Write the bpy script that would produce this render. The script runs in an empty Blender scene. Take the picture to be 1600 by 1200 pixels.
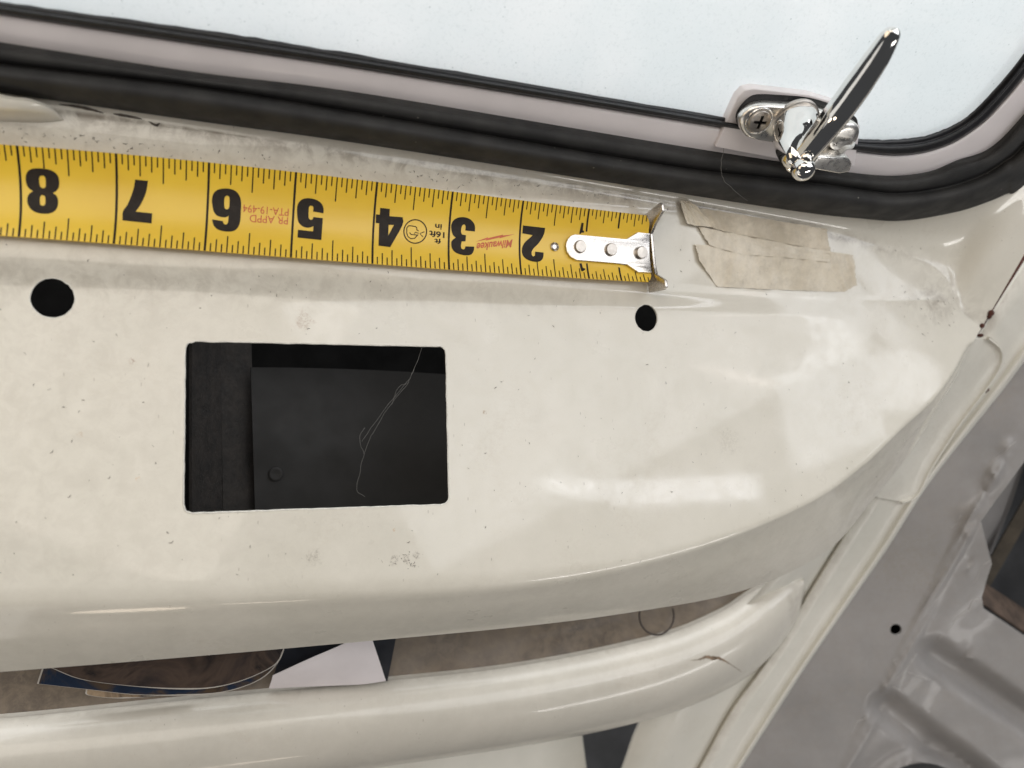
import bpy, bmesh, math, random
import numpy as np
from mathutils import Vector, Matrix

random.seed(7); np.random.seed(7)
IN = 0.0254                       # all shapes below are measured in inches, built in metres
sc = bpy.context.scene
COL = sc.collection

# ------------------------------------------------------------------ camera
CA, CB, CC = 0.0806, -0.3178, 0.0062
CAM = np.array([-0.7668, -0.2644, 10.0026])
FPX = 1200.0
def _rot(a, b, c):
    ca, sa, cb, sb, cc, s_ = math.cos(a), math.sin(a), math.cos(b), math.sin(b), math.cos(c), math.sin(c)
    return (np.array([[1, 0, 0], [0, ca, -sa], [0, sa, ca]]) @ np.array([[cb, 0, sb], [0, 1, 0], [-sb, 0, cb]])
            @ np.array([[cc, -s_, 0], [s_, cc, 0], [0, 0, 1]]))
RM = _rot(CA, CB, CC)
cd = bpy.data.cameras.new('camera'); cam = bpy.data.objects.new('camera', cd); COL.objects.link(cam)
cam.matrix_world = Matrix.Translation(Vector(CAM * IN)) @ Matrix(RM.tolist()).to_4x4()
cd.sensor_width = 36.0; cd.lens = 36.0 * FPX / 1600.0
cd.clip_start = 0.01; cd.clip_end = 50
cd.dof.use_dof = True; cd.dof.focus_distance = 10.6 * IN; cd.dof.aperture_fstop = 9.0
sc.camera = cam

# ------------------------------------------------------------------ world, lamps, exposure
w = bpy.data.worlds.new('World'); sc.world = w; w.use_nodes = True
bg = w.node_tree.nodes['Background']
bg.inputs[0].default_value = (0.93, 0.95, 1.0, 1); bg.inputs[1].default_value = 0.06

def area(name, loc, target, sx, sy, radiance, col):
    """A lamp standing for one of the vehicle's window openings; loc/target/size in inches."""
    l = bpy.data.lights.new(name, 'AREA'); l.shape = 'RECTANGLE'; l.size = sx * IN; l.size_y = sy * IN
    l.energy = radiance * math.pi * (sx * IN) * (sy * IN); l.color = col
    o = bpy.data.objects.new(name, l); COL.objects.link(o)
    o.location = Vector(loc) * IN
    o.rotation_euler = (Vector(target) - Vector(loc)).to_track_quat('-Z', 'Y').to_euler()
    return o
area('windshield_daylight', (3, 32, 6), (3, 6, 4), 80, 44, 3.1, (0.98, 0.99, 1.0))
area('overhead_fill_near', (-15, 9, 40), (1, 0, 0), 24, 40, 2.15, (1.0, 0.92, 0.81))  # added overhead fill, split in two so the chrome reflects bands
area('overhead_fill_far', (21, 9, 40), (5, 0, 0), 24, 38, 2.45, (0.97, 0.985, 1.0))  # cooler half of the added overhead fill
area('driver_side_window', (-38, -2, 24), (0, 0, 0), 24, 18, 1.5, (1.0, 0.80, 0.58))
area('lip_glint_lamp', (-9, -40, -2), (-1, -3, 0), 6, 4, 4.5, (1.0, 0.84, 0.66)).data.shape = 'ELLIPSE'  # added lamp, low behind, for warm glints on the front lip
area('lip_glint_lamp_small', (-1.5, -40, 1.5), (-1, -3, 0), 6, 2.2, 4.0, (1.0, 0.86, 0.70)).data.shape = 'ELLIPSE'  # second added lamp for the lip glints
area('cabin_bounce_fill', (-26, -32, 2), (0, 0, 0), 30, 24, 0.8, (1.0, 0.97, 0.92))  # added dim fill standing for cabin bounce, lightens the lip
area('lip_edge_highlight_lamp', (28, -33, 24), (6, -2, 0), 22, 4, 9.0, (1.0, 0.97, 0.93))  # added long lamp, shaped to draw a highlight along the lip edge
def reflected_lamp(name, quad, H, radiance, col, shape='RECTANGLE'):
    """lamp at height H (inches), placed so the dash face reflects it over quad"""
    c = []
    for px, py in quad:
        d = RM @ np.array([(px - 800) / FPX, -(py - 600) / FPX, -1.0]); P = CAM + d * (-CAM[2] / d[2])
        c.append(P + np.array([d[0], d[1], -d[2]]) * (H / -d[2]))
    c = np.array(c); ctr = c.mean(0); ex = (c[1] - c[0]) + (c[2] - c[3]); sx = np.linalg.norm(ex) / 2; ex /= np.linalg.norm(ex)
    ey = np.cross([0, 0, 1.0], ex); sy = abs(((c[0] - c[3]) + (c[1] - c[2])) @ ey) / 2
    o = area(name, ctr, ctr - np.array([0, 0, 1.0]), sx, sy, radiance, col)
    o.data.shape = shape
    o.rotation_euler = Matrix([[ex[0], ey[0], 0], [ex[1], ey[1], 0], [0, 0, 1]]).to_euler()
reflected_lamp('passenger_door_window', [(1185, 600), (1330, 560), (1420, 690), (1270, 735)], 25, 3.2, (0.90, 0.94, 1.0))
reflected_lamp('passenger_door_window_top', [(1250, 535), (1375, 528), (1375, 640), (1250, 650)], 25, 2.8, (0.90, 0.94, 1.0), 'ELLIPSE')
reflected_lamp('passenger_door_window_corner', [(1350, 545), (1475, 540), (1465, 660), (1350, 660)], 25, 2.8, (0.92, 0.95, 1.0), 'ELLIPSE')
reflected_lamp('passenger_quarter_window', [(955, 752), (1195, 742), (1195, 780), (955, 790)], 25, 6.0, (0.92, 0.94, 1.0))
reflected_lamp('passenger_quarter_window_edge', [(830, 738), (960, 756), (1000, 790), (850, 772)], 25, 4.5, (0.92, 0.94, 1.0), 'ELLIPSE')
reflected_lamp('pale_patch_lamp', [(1125, 462), (1185, 468), (1190, 498), (1125, 492)], 25, 4.0, (0.90, 0.94, 1.0), 'ELLIPSE')  # lamp set so the dash reflects a pale patch here
reflected_lamp('warm_streak_lamp', [(1080, 566), (1300, 622), (1300, 634), (1080, 577)], 25, 3.0, (1.0, 0.88, 0.82), 'ELLIPSE')  # added thin lamp, reflected as a warm streak on the dash

sc.view_settings.view_transform = 'Standard'; sc.view_settings.look = 'None'
sc.view_settings.exposure = 0.05; sc.view_settings.gamma = 1.0
sc.render.engine = 'CYCLES'
sc.cycles.use_denoising = True
sc.cycles.max_bounces = 8
sc.cycles.sample_clamp_indirect = 6.0

# ------------------------------------------------------------------ measuring helpers (inches)
def ray(px, py):
    return RM @ np.array([(px - 800) / FPX, -(py - 600) / FPX, -1.0])
def U(px, py, z):
    """point of the place at height z above the dash face that the survey photo shows at px, py"""
    d = ray(px, py); return CAM + d * ((z - CAM[2]) / d[2])
WN = np.array([0.0485 * 1.25, 1.25, -1.0]); WN = -WN / np.linalg.norm(WN)      # window plane normal, to the cabin
WP = np.array([0.0, 3.51, 0.50])
def UW(px, py, h=0.0):
    d = ray(px, py); t = ((WP + WN * h - CAM) @ WN) / (d @ WN); return CAM + d * t
def PJ(P):
    q = (np.asarray(P) - CAM) @ RM; return (800 + FPX * q[0] / -q[2], 600 - FPX * q[1] / -q[2])

def cat(P, n, closed=False):
    """Catmull-Rom through P (m,k), n samples per span"""
    P = np.asarray(P, float); m = len(P)
    if closed:
        Q = np.vstack([P[-1], P, P[0], P[1]]); spans = m
    else:
        Q = np.vstack([2 * P[0] - P[1], P, 2 * P[-1] - P[-2]]); spans = m - 1
    out = []
    for i in range(spans):
        a, b, c, d = Q[i:i + 4]
        for k in range(n):
            t = k / n
            out.append(.5 * ((2 * b) + (c - a) * t + (2 * a - 5 * b + 4 * c - d) * t * t + (3 * b - a - 3 * c + d) * t ** 3))
    if not closed: out.append(P[-1])
    return np.array(out)
def sstep(a, b, x):
    t = np.clip((x - a) / (b - a), 0, 1); return t * t * (3 - 2 * t)

# ------------------------------------------------------------------ object helpers
def obj(name, verts, faces, mat, parent=None, smooth=True, sharp=None):
    me = bpy.data.meshes.new(name)
    me.from_pydata([tuple(float(c) * IN for c in v) for v in verts], [], faces)
    me.validate(); me.update()
    return link(name, me, mat, parent, smooth, sharp)
def link(name, me, mat, parent=None, smooth=True, sharp=None):
    if mat: me.materials.clear(); me.materials.append(mat)
    for p in me.polygons: p.use_smooth = smooth
    if sharp: me.set_sharp_from_angle(angle=math.radians(sharp))
    o = bpy.data.objects.new(name, me); COL.objects.link(o)
    if parent: 
        o.parent = parent; o.location = -parent['_base_v'] if '_base_v' in BASE.get(parent.name, {}) else -BASE[parent.name]['b'] if parent.name in BASE else Vector((0, 0, 0))
    return o
BASE = {}
def thing(name, label, cat_, base, group=None):
    o = bpy.data.objects.new(name, None); COL.objects.link(o); o.empty_display_size = 0.01
    o.location = Vector(base) * IN; BASE[o.name] = {'b': o.location.copy()}
    tag(o, label, cat_, group); return o
def tag(o, label, cat_, group=None, kind=None):
    if label: o['label'] = label
    if cat_: o['category'] = cat_
    if group: o['group'] = group
    if kind: o['kind'] = kind
    return o
def gridmesh(G):
    R, S = G.shape[:2]
    v = G.reshape(-1, 3)
    f = [(r * S + s, r * S + s + 1, (r + 1) * S + s + 1, (r + 1) * S + s) for r in range(R - 1) for s in range(S - 1)]
    return v, f
def recalc(o, flip=False):
    bm = bmesh.new(); bm.from_mesh(o.data); bmesh.ops.recalc_face_normals(bm, faces=bm.faces)
    if flip: bmesh.ops.reverse_faces(bm, faces=bm.faces)
    bm.to_mesh(o.data); bm.free()
def face_up(o, ref=None):
    """make an open sheet's normals look at the cabin side"""
    me = o.data; ref = Vector(CAM * IN) if ref is None else ref
    s = sum((p.normal.dot(ref - p.center)) * p.area for p in me.polygons)
    if s < 0: me.flip_normals()
def bake(o, sharp=40):
    dg = bpy.context.evaluated_depsgraph_get(); dg.update()
    me = bpy.data.meshes.new_from_object(o.evaluated_get(dg)); old = o.data
    o.modifiers.clear(); o.data = me; me.name = o.name
    for p in me.polygons: p.use_smooth = True
    me.set_sharp_from_angle(angle=math.radians(sharp))
def solidify(o, t, offset=-1):
    m = o.modifiers.new('s', 'SOLIDIFY'); m.thickness = t * IN; m.offset = offset; m.use_even_offset = False
def bevel(o, wd, seg=3, ang=35):
    m = o.modifiers.new('b', 'BEVEL'); m.width = wd * IN; m.segments = seg; m.limit_method = 'ANGLE'; m.angle_limit = math.radians(ang)
def prism(name, loopA, loopB, mat, parent=None, smooth=False, sharp=35):
    n = len(loopA); v = list(loopA) + list(loopB)
    f = [tuple(range(n))[::-1], tuple(range(n, 2 * n))] + [(i, (i + 1) % n, n + (i + 1) % n, n + i) for i in range(n)]
    o = obj(name, v, f, mat, parent, True, sharp); recalc(o); o.data.set_sharp_from_angle(angle=math.radians(sharp)); return o
def cutter(loop, nrm, up, dn):
    o = prism('cutter', [p + nrm * up for p in loop], [p - nrm * dn for p in loop], None); return o
def boolean(o, cuts):
    for c in cuts:
        m = o.modifiers.new('x', 'BOOLEAN'); m.operation = 'DIFFERENCE'; m.object = c; m.solver = 'EXACT'
def kill(cuts):
    for c in cuts: bpy.data.objects.remove(c, do_unlink=True)
def rounded(poly, r, n=5):
    """round the corners of a 2D/3D polygon"""
    P = [np.array(p, float) for p in poly]; out = []
    for i, p in enumerate(P):
        a, b = P[i - 1] - p, P[(i + 1) % len(P)] - p
        rr = min(r, .45 * np.linalg.norm(a), .45 * np.linalg.norm(b))
        a = p + a / np.linalg.norm(a) * rr; b = p + b / np.linalg.norm(b) * rr
        for k in range(n + 1):
            t = k / n; out.append((1 - t) ** 2 * a + 2 * t * (1 - t) * p + t * t * b)
    return out
def tube(path, radii, n=16, cap=True, squash=None, up=None, section=None):
    """swept tube along a path of 3D points; squash=(a,b) section factors with 'up' giving the b direction"""
    P = np.asarray(path, float); m = len(P); V = []; F = []
    rad = np.broadcast_to(np.asarray(radii, float), (m,))
    ref = np.array([0, 0, 1.0]) if up is None else np.asarray(up, float)
    N = None
    for i in range(m):
        t = P[min(i + 1, m - 1)] - P[max(i - 1, 0)]; t /= np.linalg.norm(t)
        if up is not None or N is None:
            N = ref - t * (ref @ t)
            if np.linalg.norm(N) < 1e-3: N = np.array([1.0, 0, 0]) - t * t[0]
        else: N = N - t * (N @ t)
        N /= np.linalg.norm(N); B = np.cross(t, N)
        for k in range(n):
            a = 2 * math.pi * k / n
            ca, sa = math.cos(a), math.sin(a)
            if section: ca, sa = section[k]
            if squash: ca, sa = np.sign(ca) * abs(ca) ** squash[2] * squash[0], np.sign(sa) * abs(sa) ** squash[2] * squash[1]
            V.append(P[i] + rad[i] * (B * ca + N * sa))
    for i in range(m - 1):
        for k in range(n): F.append((i * n + k, i * n + (k + 1) % n, (i + 1) * n + (k + 1) % n, (i + 1) * n + k))
    if cap:
        F.append(tuple(range(n))[::-1]); F.append(tuple(range((m - 1) * n, m * n)))
    return V, F
def merge(parts):
    V, F = [], []
    for v, f in parts:
        o = len(V); V += list(v); F += [tuple(i + o for i in q) for q in f]
    return V, F
def lathe(center, axis, prof, n=28, cap=True):
    """prof: list of (radius, height along axis)"""
    ax = np.asarray(axis, float); ax /= np.linalg.norm(ax)
    e1 = np.cross(ax, [1, 0, 0]); e1 /= np.linalg.norm(e1); e2 = np.cross(ax, e1); V, F = [], []
    for r, h in prof:
        for k in range(n):
            a = 2 * math.pi * k / n; V.append(np.asarray(center) + ax * h + r * (e1 * math.cos(a) + e2 * math.sin(a)))
    for i in range(len(prof) - 1):
        for k in range(n): F.append((i * n + k, i * n + (k + 1) % n, (i + 1) * n + (k + 1) % n, (i + 1) * n + k))
    if cap: F.append(tuple(range(n))[::-1]); F.append(tuple(range((len(prof) - 1) * n, len(prof) * n)))
    return V, F

# ------------------------------------------------------------------ materials
class NT:
    def __init__(s, name):
        s.m = bpy.data.materials.new(name); s.m.use_nodes = True; s.t = s.m.node_tree; s.n = s.t.nodes
        s.b = s.n['Principled BSDF']; s.tc = s.n.new('ShaderNodeTexCoord').outputs['Object']
    def new(s, ty, **k):
        o = s.n.new(ty)
        for a, b in k.items(): setattr(o, a, b)
        return o
    def lk(s, a, b): s.t.links.new(a, b)
    def noise(s, scale, detail=4, rough=.55, dist=0, vec=None):
        o = s.new('ShaderNodeTexNoise'); o.inputs['Scale'].default_value = scale; o.inputs['Detail'].default_value = detail
        o.inputs['Roughness'].default_value = rough; o.inputs['Distortion'].default_value = dist
        s.lk(vec or s.tc, o.inputs['Vector']); return o.outputs['Fac']
    def ramp(s, f, pts):
        o = s.new('ShaderNodeValToRGB'); e = o.color_ramp.elements
        while len(e) < len(pts): e.new(.5)
        for i, (p, c) in enumerate(pts):
            e[i].position = p; e[i].color = (c, c, c, 1) if isinstance(c, (int, float)) else (*c, 1)
        s.lk(f, o.inputs[0]); return o.outputs[0]
    def mr(s, f, a, b, c=0., d=1.):
        o = s.new('ShaderNodeMapRange'); o.interpolation_type = 'SMOOTHSTEP'
        for i, v in enumerate((a, b, c, d)): o.inputs[i + 1].default_value = v
        s.lk(f, o.inputs[0]); return o.outputs[0]
    def math(s, op, a, b=None):
        o = s.new('ShaderNodeMath', operation=op)
        for i, v in enumerate((a, b)):
            if v is None: continue
            if isinstance(v, (int, float)): o.inputs[i].default_value = v
            else: s.lk(v, o.inputs[i])
        return o.outputs[0]
    def mix(s, f, a, b, mode='MIX'):
        o = s.new('ShaderNodeMix', data_type='RGBA', blend_type=mode)
        for i, v in ((0, f), (6, a), (7, b)):
            if isinstance(v, tuple): o.inputs[i].default_value = (*v, 1)
            elif isinstance(v, (int, float)): o.inputs[i].default_value = v
            else: s.lk(v, o.inputs[i])
        return o.outputs[2]
    def bump(s, h, strength, dist=0.001):
        o = s.new('ShaderNodeBump'); o.inputs['Strength'].default_value = strength; o.inputs['Distance'].default_value = dist
        s.lk(h, o.inputs['Height']); s.lk(o.outputs[0], s.b.inputs['Normal']); return o
    def spots(s, scale, size, gate, elong=None):
        """sparse little flecks: 1 inside a fleck"""
        vec = s.tc
        if elong:
            mp = s.new('ShaderNodeMapping'); mp.inputs['Scale'].default_value = elong; mp.inputs['Rotation'].default_value = (0, 0, .5)
            s.lk(s.tc, mp.inputs[0]); vec = mp.outputs[0]
        v = s.new('ShaderNodeTexVoronoi'); v.inputs['Scale'].default_value = scale; s.lk(vec, v.inputs['Vector'])
        a = s.mr(v.outputs['Distance'], size * .6, size, 1, 0)
        sep = s.new('ShaderNodeSeparateColor'); s.lk(v.outputs['Color'], sep.inputs[0])
        g = s.mr(sep.outputs[0], gate, gate + .02)
        return s.math('MULTIPLY', a, g)
    def near(s, p, r, scale=380, amt=.95):
        d = s.new('ShaderNodeVectorMath', operation='DISTANCE'); s.lk(s.tc, d.inputs[0]); d.inputs[1].default_value = tuple(float(c) * IN for c in p)
        n = s.noise(scale, 3)
        q = s.math('ADD', d.outputs['Value'], s.math('MULTIPLY', s.math('SUBTRACT', n, .5), r * IN * 2 * amt))
        return s.mr(q, r * IN * .35, r * IN, 1, 0)

def simple(name, col, rough=.5, metal=0., var=.08, vscale=60, bump=0., bscale=400, coat=0., spec=.5):
    t = NT(name); f = t.noise(vscale, 5)
    c0 = tuple(max(0, c * (1 - var)) for c in col); c1 = tuple(min(1, c * (1 + var)) for c in col)
    t.lk(t.mix(t.mr(f, .3, .7), c0, c1), t.b.inputs['Base Color'])
    t.lk(t.mr(t.noise(vscale * 3, 4), .3, .7, rough * .85, min(1, rough * 1.15)), t.b.inputs['Roughness'])
    t.b.inputs['Metallic'].default_value = metal; t.b.inputs['Coat Weight'].default_value = coat; t.b.inputs['Coat Roughness'].default_value = .08
    t.b.inputs['Specular IOR Level'].default_value = spec
    if bump: t.bump(t.noise(bscale, 4), bump, .0005)
    return t.m

def paint(name, c_lo, c_hi, rough=.32, coat=.6, specks=.5, spots=(), dirt_attr=True, coatr=.06, dirtcol=(.20, .155, .11)):
    t = NT(name)
    base = t.mix(t.mr(t.noise(22, 5, .6), .32, .68), c_lo, c_hi)
    # faint grime film
    base = t.mix(t.math('MULTIPLY', t.mr(t.noise(75, 6, .65, .6),   .52, .80), .16), base, tuple(c * .76 for c in c_lo))
    if dirt_attr:
        a = t.new('ShaderNodeAttribute', attribute_name='grime_shade')
        d = t.math('MULTIPLY', a.outputs['Fac'], t.mr(t.noise(170, 6, .7, .5), .36, .66))
        base = t.mix(t.math('MINIMUM', d, .8), base, dirtcol)
    for p, r, c, k in spots:
        base = t.mix(t.math('MULTIPLY', t.math('MULTIPLY', t.near(p, r), t.mr(t.noise(900, 6, .75, .8), .42, .66)), k), base, c)
    f = t.math('MAXIMUM', t.spots(620, .10, 1 - .16 * specks), t.spots(330, .05, 1 - .05 * specks))
    f = t.math('MAXIMUM', f, t.spots(700, .16, 1 - .20 * specks, (1, .30, 1)))
    f = t.math('MULTIPLY', f, t.mr(t.noise(60, 4), .38, .62, .15, 1.))
    base = t.mix(t.math('MULTIPLY', t.math('MULTIPLY', t.mr(t.noise(26, 5, .6, .7), .48, .72), t.mr(t.noise(520, 5, .75), .40, .68)), .15), base, (.42, .33, .235))
    base = t.mix(t.math('MULTIPLY', t.mr(t.noise(1500, 3, .7), .50, .74), .05), base, (.36, .31, .25))
    base = t.mix(t.math('MULTIPLY', f, .45), base, (.20, .155, .115))
    t.lk(base, t.b.inputs['Base Color'])
    t.lk(t.mr(t.noise(48, 5, .6), .35, .7, rough * .8, rough * 1.25), t.b.inputs['Roughness'])
    t.b.inputs['Specular IOR Level'].default_value = .42
    t.lk(t.mr(t.noise(210, 6, .7, .5), .36, .60, coat * .68, coat), t.b.inputs['Coat Weight'])
    t.lk(t.mr(t.noise(130, 5, .65), .35, .72, coatr * .5, coatr * 2.0), t.b.inputs['Coat Roughness'])
    t.bump(t.math('ADD', t.noise(34, 2), t.math('MULTIPLY', t.math('ADD', t.noise(700, 3), t.noise(1900, 2)), .05)), .16, .0012)
    return t.m

CREAM_LO, CREAM_HI = (.70, .665, .58), (.75, .712, .628)
SP = [(U(475, 500, 0), .16, (.36, .25, .17), .75), (U(616, 876, 0), .07, (.16, .12, .09), .7), (U(634, 873, 0), .07, (.16, .12, .09), .8), (U(650, 868, 0), .06, (.16, .12, .09), .7), (U(490, 872, 0), .12, (.2, .16, .12), .6),
      (U(616, 828, 0), .03, (.5, .25, .06), 1.), (U(757, 645, 0), .04, (.35, .22, .12), .9), (U(206, 565, 0), .05, (.30, .15, .09), .9),
      (U(215, 748, 0), .04, (.62, .40, .2), .9), (U(126, 678, 0), .05, (.50, .38, .25), .9), (U(1040, 598, 0), .025, (.03, .02, .02), 1.),
      (U(884, 912, -.1), .03, (.25, .07, .04), 1.), (U(885, 924, -.2), .03, (.25, .07, .04), 1.), (U(887, 935, -.3), .04, (.25, .07, .04), 1.),
      (U(1140, 690, 0), .25, (.55, .51, .44), .6), (U(785, 595, 0), .03, (.3, .2, .13), .9), (U(820, 1010, -2.6), .3, (.2, .15, .1), .6)]
M_DASH = paint('cream_paint', CREAM_LO, CREAM_HI, .34, .9, .6, SP)
M_JAMB = paint('cream_paint_jamb', (.63, .61, .545), (.69, .665, .60), .48, .12, .35, [(U(1470, 690, -1), .5, (.42, .38, .31), .3)])
M_ROLL = paint('cream_paint_tray', (.62, .59, .525), (.68, .645, .575), .36, .5, .6)
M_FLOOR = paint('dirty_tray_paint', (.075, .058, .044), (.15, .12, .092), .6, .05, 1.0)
M_GREY = paint('grey_primer_paint', (.255, .245, .24), (.31, .295, .288), .45, .15, .22, [(U(1430, 880, -2.2), .9, (.25, .22, .17), .45)])
M_LILAC = simple('lilac_frame_paint', (.76, .71, .712), .40, 0, .05, 40, .05, 500, .25)
def rubber():
    t = NT('black_rubber')
    b = t.mix(t.mr(t.noise(90, 5), .3, .7), (.030, .030, .0305), (.048, .047, .046))
    f = t.math('MAXIMUM', t.spots(300, .12, .90), t.spots(190, .07, .88))
    b = t.mix(t.math('MULTIPLY', f, .5), b, (.32, .30, .27))
    t.lk(b, t.b.inputs['Base Color'])
    t.lk(t.mr(t.noise(160, 5), .3, .7, .62, .82), t.b.inputs['Roughness']); t.b.inputs['Specular IOR Level'].default_value = .22
    t.bump(t.math('ADD', t.noise(60, 3), t.math('MULTIPLY', t.noise(1200, 3), .08)), .16, .001); return t.m
M_RUBBER = rubber()
M_GLAZE = simple('glazing_rubber_black', (.012, .012, .014), .38, 0, .3, 200, .2, 900)
M_CHROME = simple('chrome', (.79, .775, .75), .05, 1., .03, 90, .02, 300)
M_NICKEL = simple('nickel_plate', (.60, .565, .53), .27, 1., .05, 300, .06, 900)
M_PLATE = simple('polished_plate', (.84, .81, .765), .30, 1., .04, 200, .05, 500)
M_STEEL = simple('dull_steel', (.50, .46, .42), .36, 1., .12, 500, .12, 1500)
M_DARK = simple('shade_black', (.006, .006, .006), .95, 0, .3, spec=.05)  # near-black standing in for shade inside holes and the screw slot
M_BROWN = simple('dark_brown_steel', (.011, .0085, .007), .75, 0, .5, 200, .3, 700)
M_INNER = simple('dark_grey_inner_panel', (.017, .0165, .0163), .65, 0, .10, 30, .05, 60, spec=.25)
M_BAR = simple('olive_bar', (.055, .045, .033), .6, 0, .3, 120, .3)
M_RUST = simple('rusty_flange', (.07, .047, .034), .7, 0, .35, 160, .4, 600)
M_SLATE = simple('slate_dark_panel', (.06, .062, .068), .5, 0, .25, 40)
M_RUSTDOT = simple('rust_speck', (.07, .02, .012), .8, 0, .4, 900)
M_BLACKCARD = simple('black_card', (.012, .014, .02), .4, 0, .3, 120)
M_WHITEPAPER = simple('white_paper', (.70, .66, .68), .55, 0, .04, 60)
M_CARDEDGE = simple('card_edge_white', (.46, .43, .39), .6)
M_WEB = simple('cobweb_silk', (.17, .165, .155), .7)
M_LINT = simple('dark_lint', (.09, .07, .055), .8)
M_CLIP = simple('whitish_plastic', (.62, .62, .60), .35)
M_PRINT = simple('black_print', (.018, .012, .008), .5, 0, .2, 300, spec=.25)
M_RED = simple('red_print', (.62, .13, .035), .45, 0, .12, 400)
def yellow():
    t = NT('yellow_tape_coating')
    b = t.mix(t.mr(t.noise(30, 4), .3, .7), (.81, .515, .036), (.87, .575, .042))
    b = t.mix(t.math('MULTIPLY', t.mr(t.noise(240, 5, .7), .6, .8), .25), b, (.55, .33, .05))
    t.lk(b, t.b.inputs['Base Color']); t.b.inputs['Roughness'].default_value = .36
    t.b.inputs['Specular IOR Level'].default_value = .5; t.b.inputs['Coat Weight'].default_value = .35; t.b.inputs['Coat Roughness'].default_value = .22
    mp = t.new('ShaderNodeMapping'); mp.inputs['Scale'].default_value = (20, 900, 1); t.lk(t.tc, mp.inputs[0])
    t.bump(t.noise(1, 3, .5, 0, mp.outputs[0]), .05, .0005); return t.m
M_YELLOW = yellow()
def maskt(name, c0, c1):
    t = NT(name)
    b = t.mix(t.mr(t.noise(90, 6, .65), .32, .7), c0, c1)
    b = t.mix(t.math('MULTIPLY', t.mr(t.noise(420, 5, .7), .55, .75), .35), b, tuple(c * .62 for c in c0))
    t.lk(b, t.b.inputs['Base Color']); t.b.inputs['Roughness'].default_value = .62; t.lk(t.mr(t.noise(60, 5, .65), .35, .65, .66, .96), t.b.inputs['Alpha'])
    mp = t.new('ShaderNodeMapping'); mp.inputs['Scale'].default_value = (700, 160, 300); t.lk(t.tc, mp.inputs[0])
    t.bump(t.math('ADD', t.noise(1, 4, .6, 0, mp.outputs[0]), t.math('MULTIPLY', t.noise(140, 3), 1.2)), .35, .0005); return t.m
M_MASK = maskt('aged_masking_tape', (.76, .68, .545), (.86, .79, .67))
M_MASK2 = maskt('yellowed_masking_tape', (.64, .56, .435), (.80, .715, .58))
def glassy():
    t = NT('dusty_glass')
    t.n.remove(t.b); out = t.n['Material Output']
    tr = t.new('ShaderNodeBsdfTransparent'); tl = t.new('ShaderNodeBsdfTranslucent'); df = t.new('ShaderNodeBsdfDiffuse'); gl = t.new('ShaderNodeBsdfGlossy')
    gl.inputs['Roughness'].default_value = .12
    dust = t.mix(t.mr(t.noise(14, 6, .65), .35, .7), (.88, .91, .915), (.95, .96, .96))
    f = t.math('MAXIMUM', t.spots(420, .14, .86), t.math('MULTIPLY', t.mr(t.noise(900, 5, .75), .50, .72), .42))
    dust = t.mix(t.math('MULTIPLY', f, .75), dust, (.56, .60, .60))
    mp = t.new('ShaderNodeMapping'); mp.inputs['Rotation'].default_value = (0, 0, .55); mp.inputs['Scale'].default_value = (6, 70, 30); t.lk(t.tc, mp.inputs[0])
    dust = t.mix(t.math('MULTIPLY', t.mr(t.noise(1, 4, .6, .4, mp.outputs[0]), .50, .75), .35), dust, (.99, .99, .98))
    t.lk(dust, tl.inputs[0]); t.lk(dust, df.inputs[0]); t.lk(dust, tr.inputs[0])
    a = t.new('ShaderNodeMixShader'); a.inputs[0].default_value = .22; t.lk(tl.outputs[0], a.inputs[1]); t.lk(df.outputs[0], a.inputs[2])
    b = t.new('ShaderNodeMixShader'); t.lk(t.mr(t.noise(9, 5, .6), .3, .75, .12, .22), b.inputs[0]); t.lk(a.outputs[0], b.inputs[1]); t.lk(tr.outputs[0], b.inputs[2])
    c = t.new('ShaderNodeMixShader'); c.inputs[0].default_value = .05; t.lk(b.outputs[0], c.inputs[1]); t.lk(gl.outputs[0], c.inputs[2])
    t.lk(c.outputs[0], out.inputs['Surface']); return t.m
M_GLASS = glassy()
def picture(name, cols, scale, seed):
    t = NT(name)
    mp = t.new('ShaderNodeMapping'); mp.inputs['Location'].default_value = (seed, seed * .7, 0); t.lk(t.tc, mp.inputs[0])
    n = t.noise(scale, 4, .6, 1.2, mp.outputs[0])
    k = len(cols); c = t.ramp(n, [(.30 + .42 * i / (k - 1), cc) for i, cc in enumerate(cols)])
    t.lk(c, t.b.inputs['Base Color']); t.b.inputs['Roughness'].default_value = .18; t.b.inputs['Coat Weight'].default_value = .5; return t.m
M_PIC1 = picture('printed_brown_picture', [(.014, .011, .011), (.025, .019, .017), (.075, .052, .04), (.04, .030, .027), (.02, .016, .016)], 34, 3.1)
M_PIC2 = picture('printed_blue_picture', [(.010, .015, .030), (.014, .025, .050), (.08, .055, .035), (.03, .025, .025)], 50, 5.3)
M_PIC3 = picture('printed_tan_picture', [(.04, .03, .03), (.40, .30, .2), (.08, .05, .04)], 60, 1.7)

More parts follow.
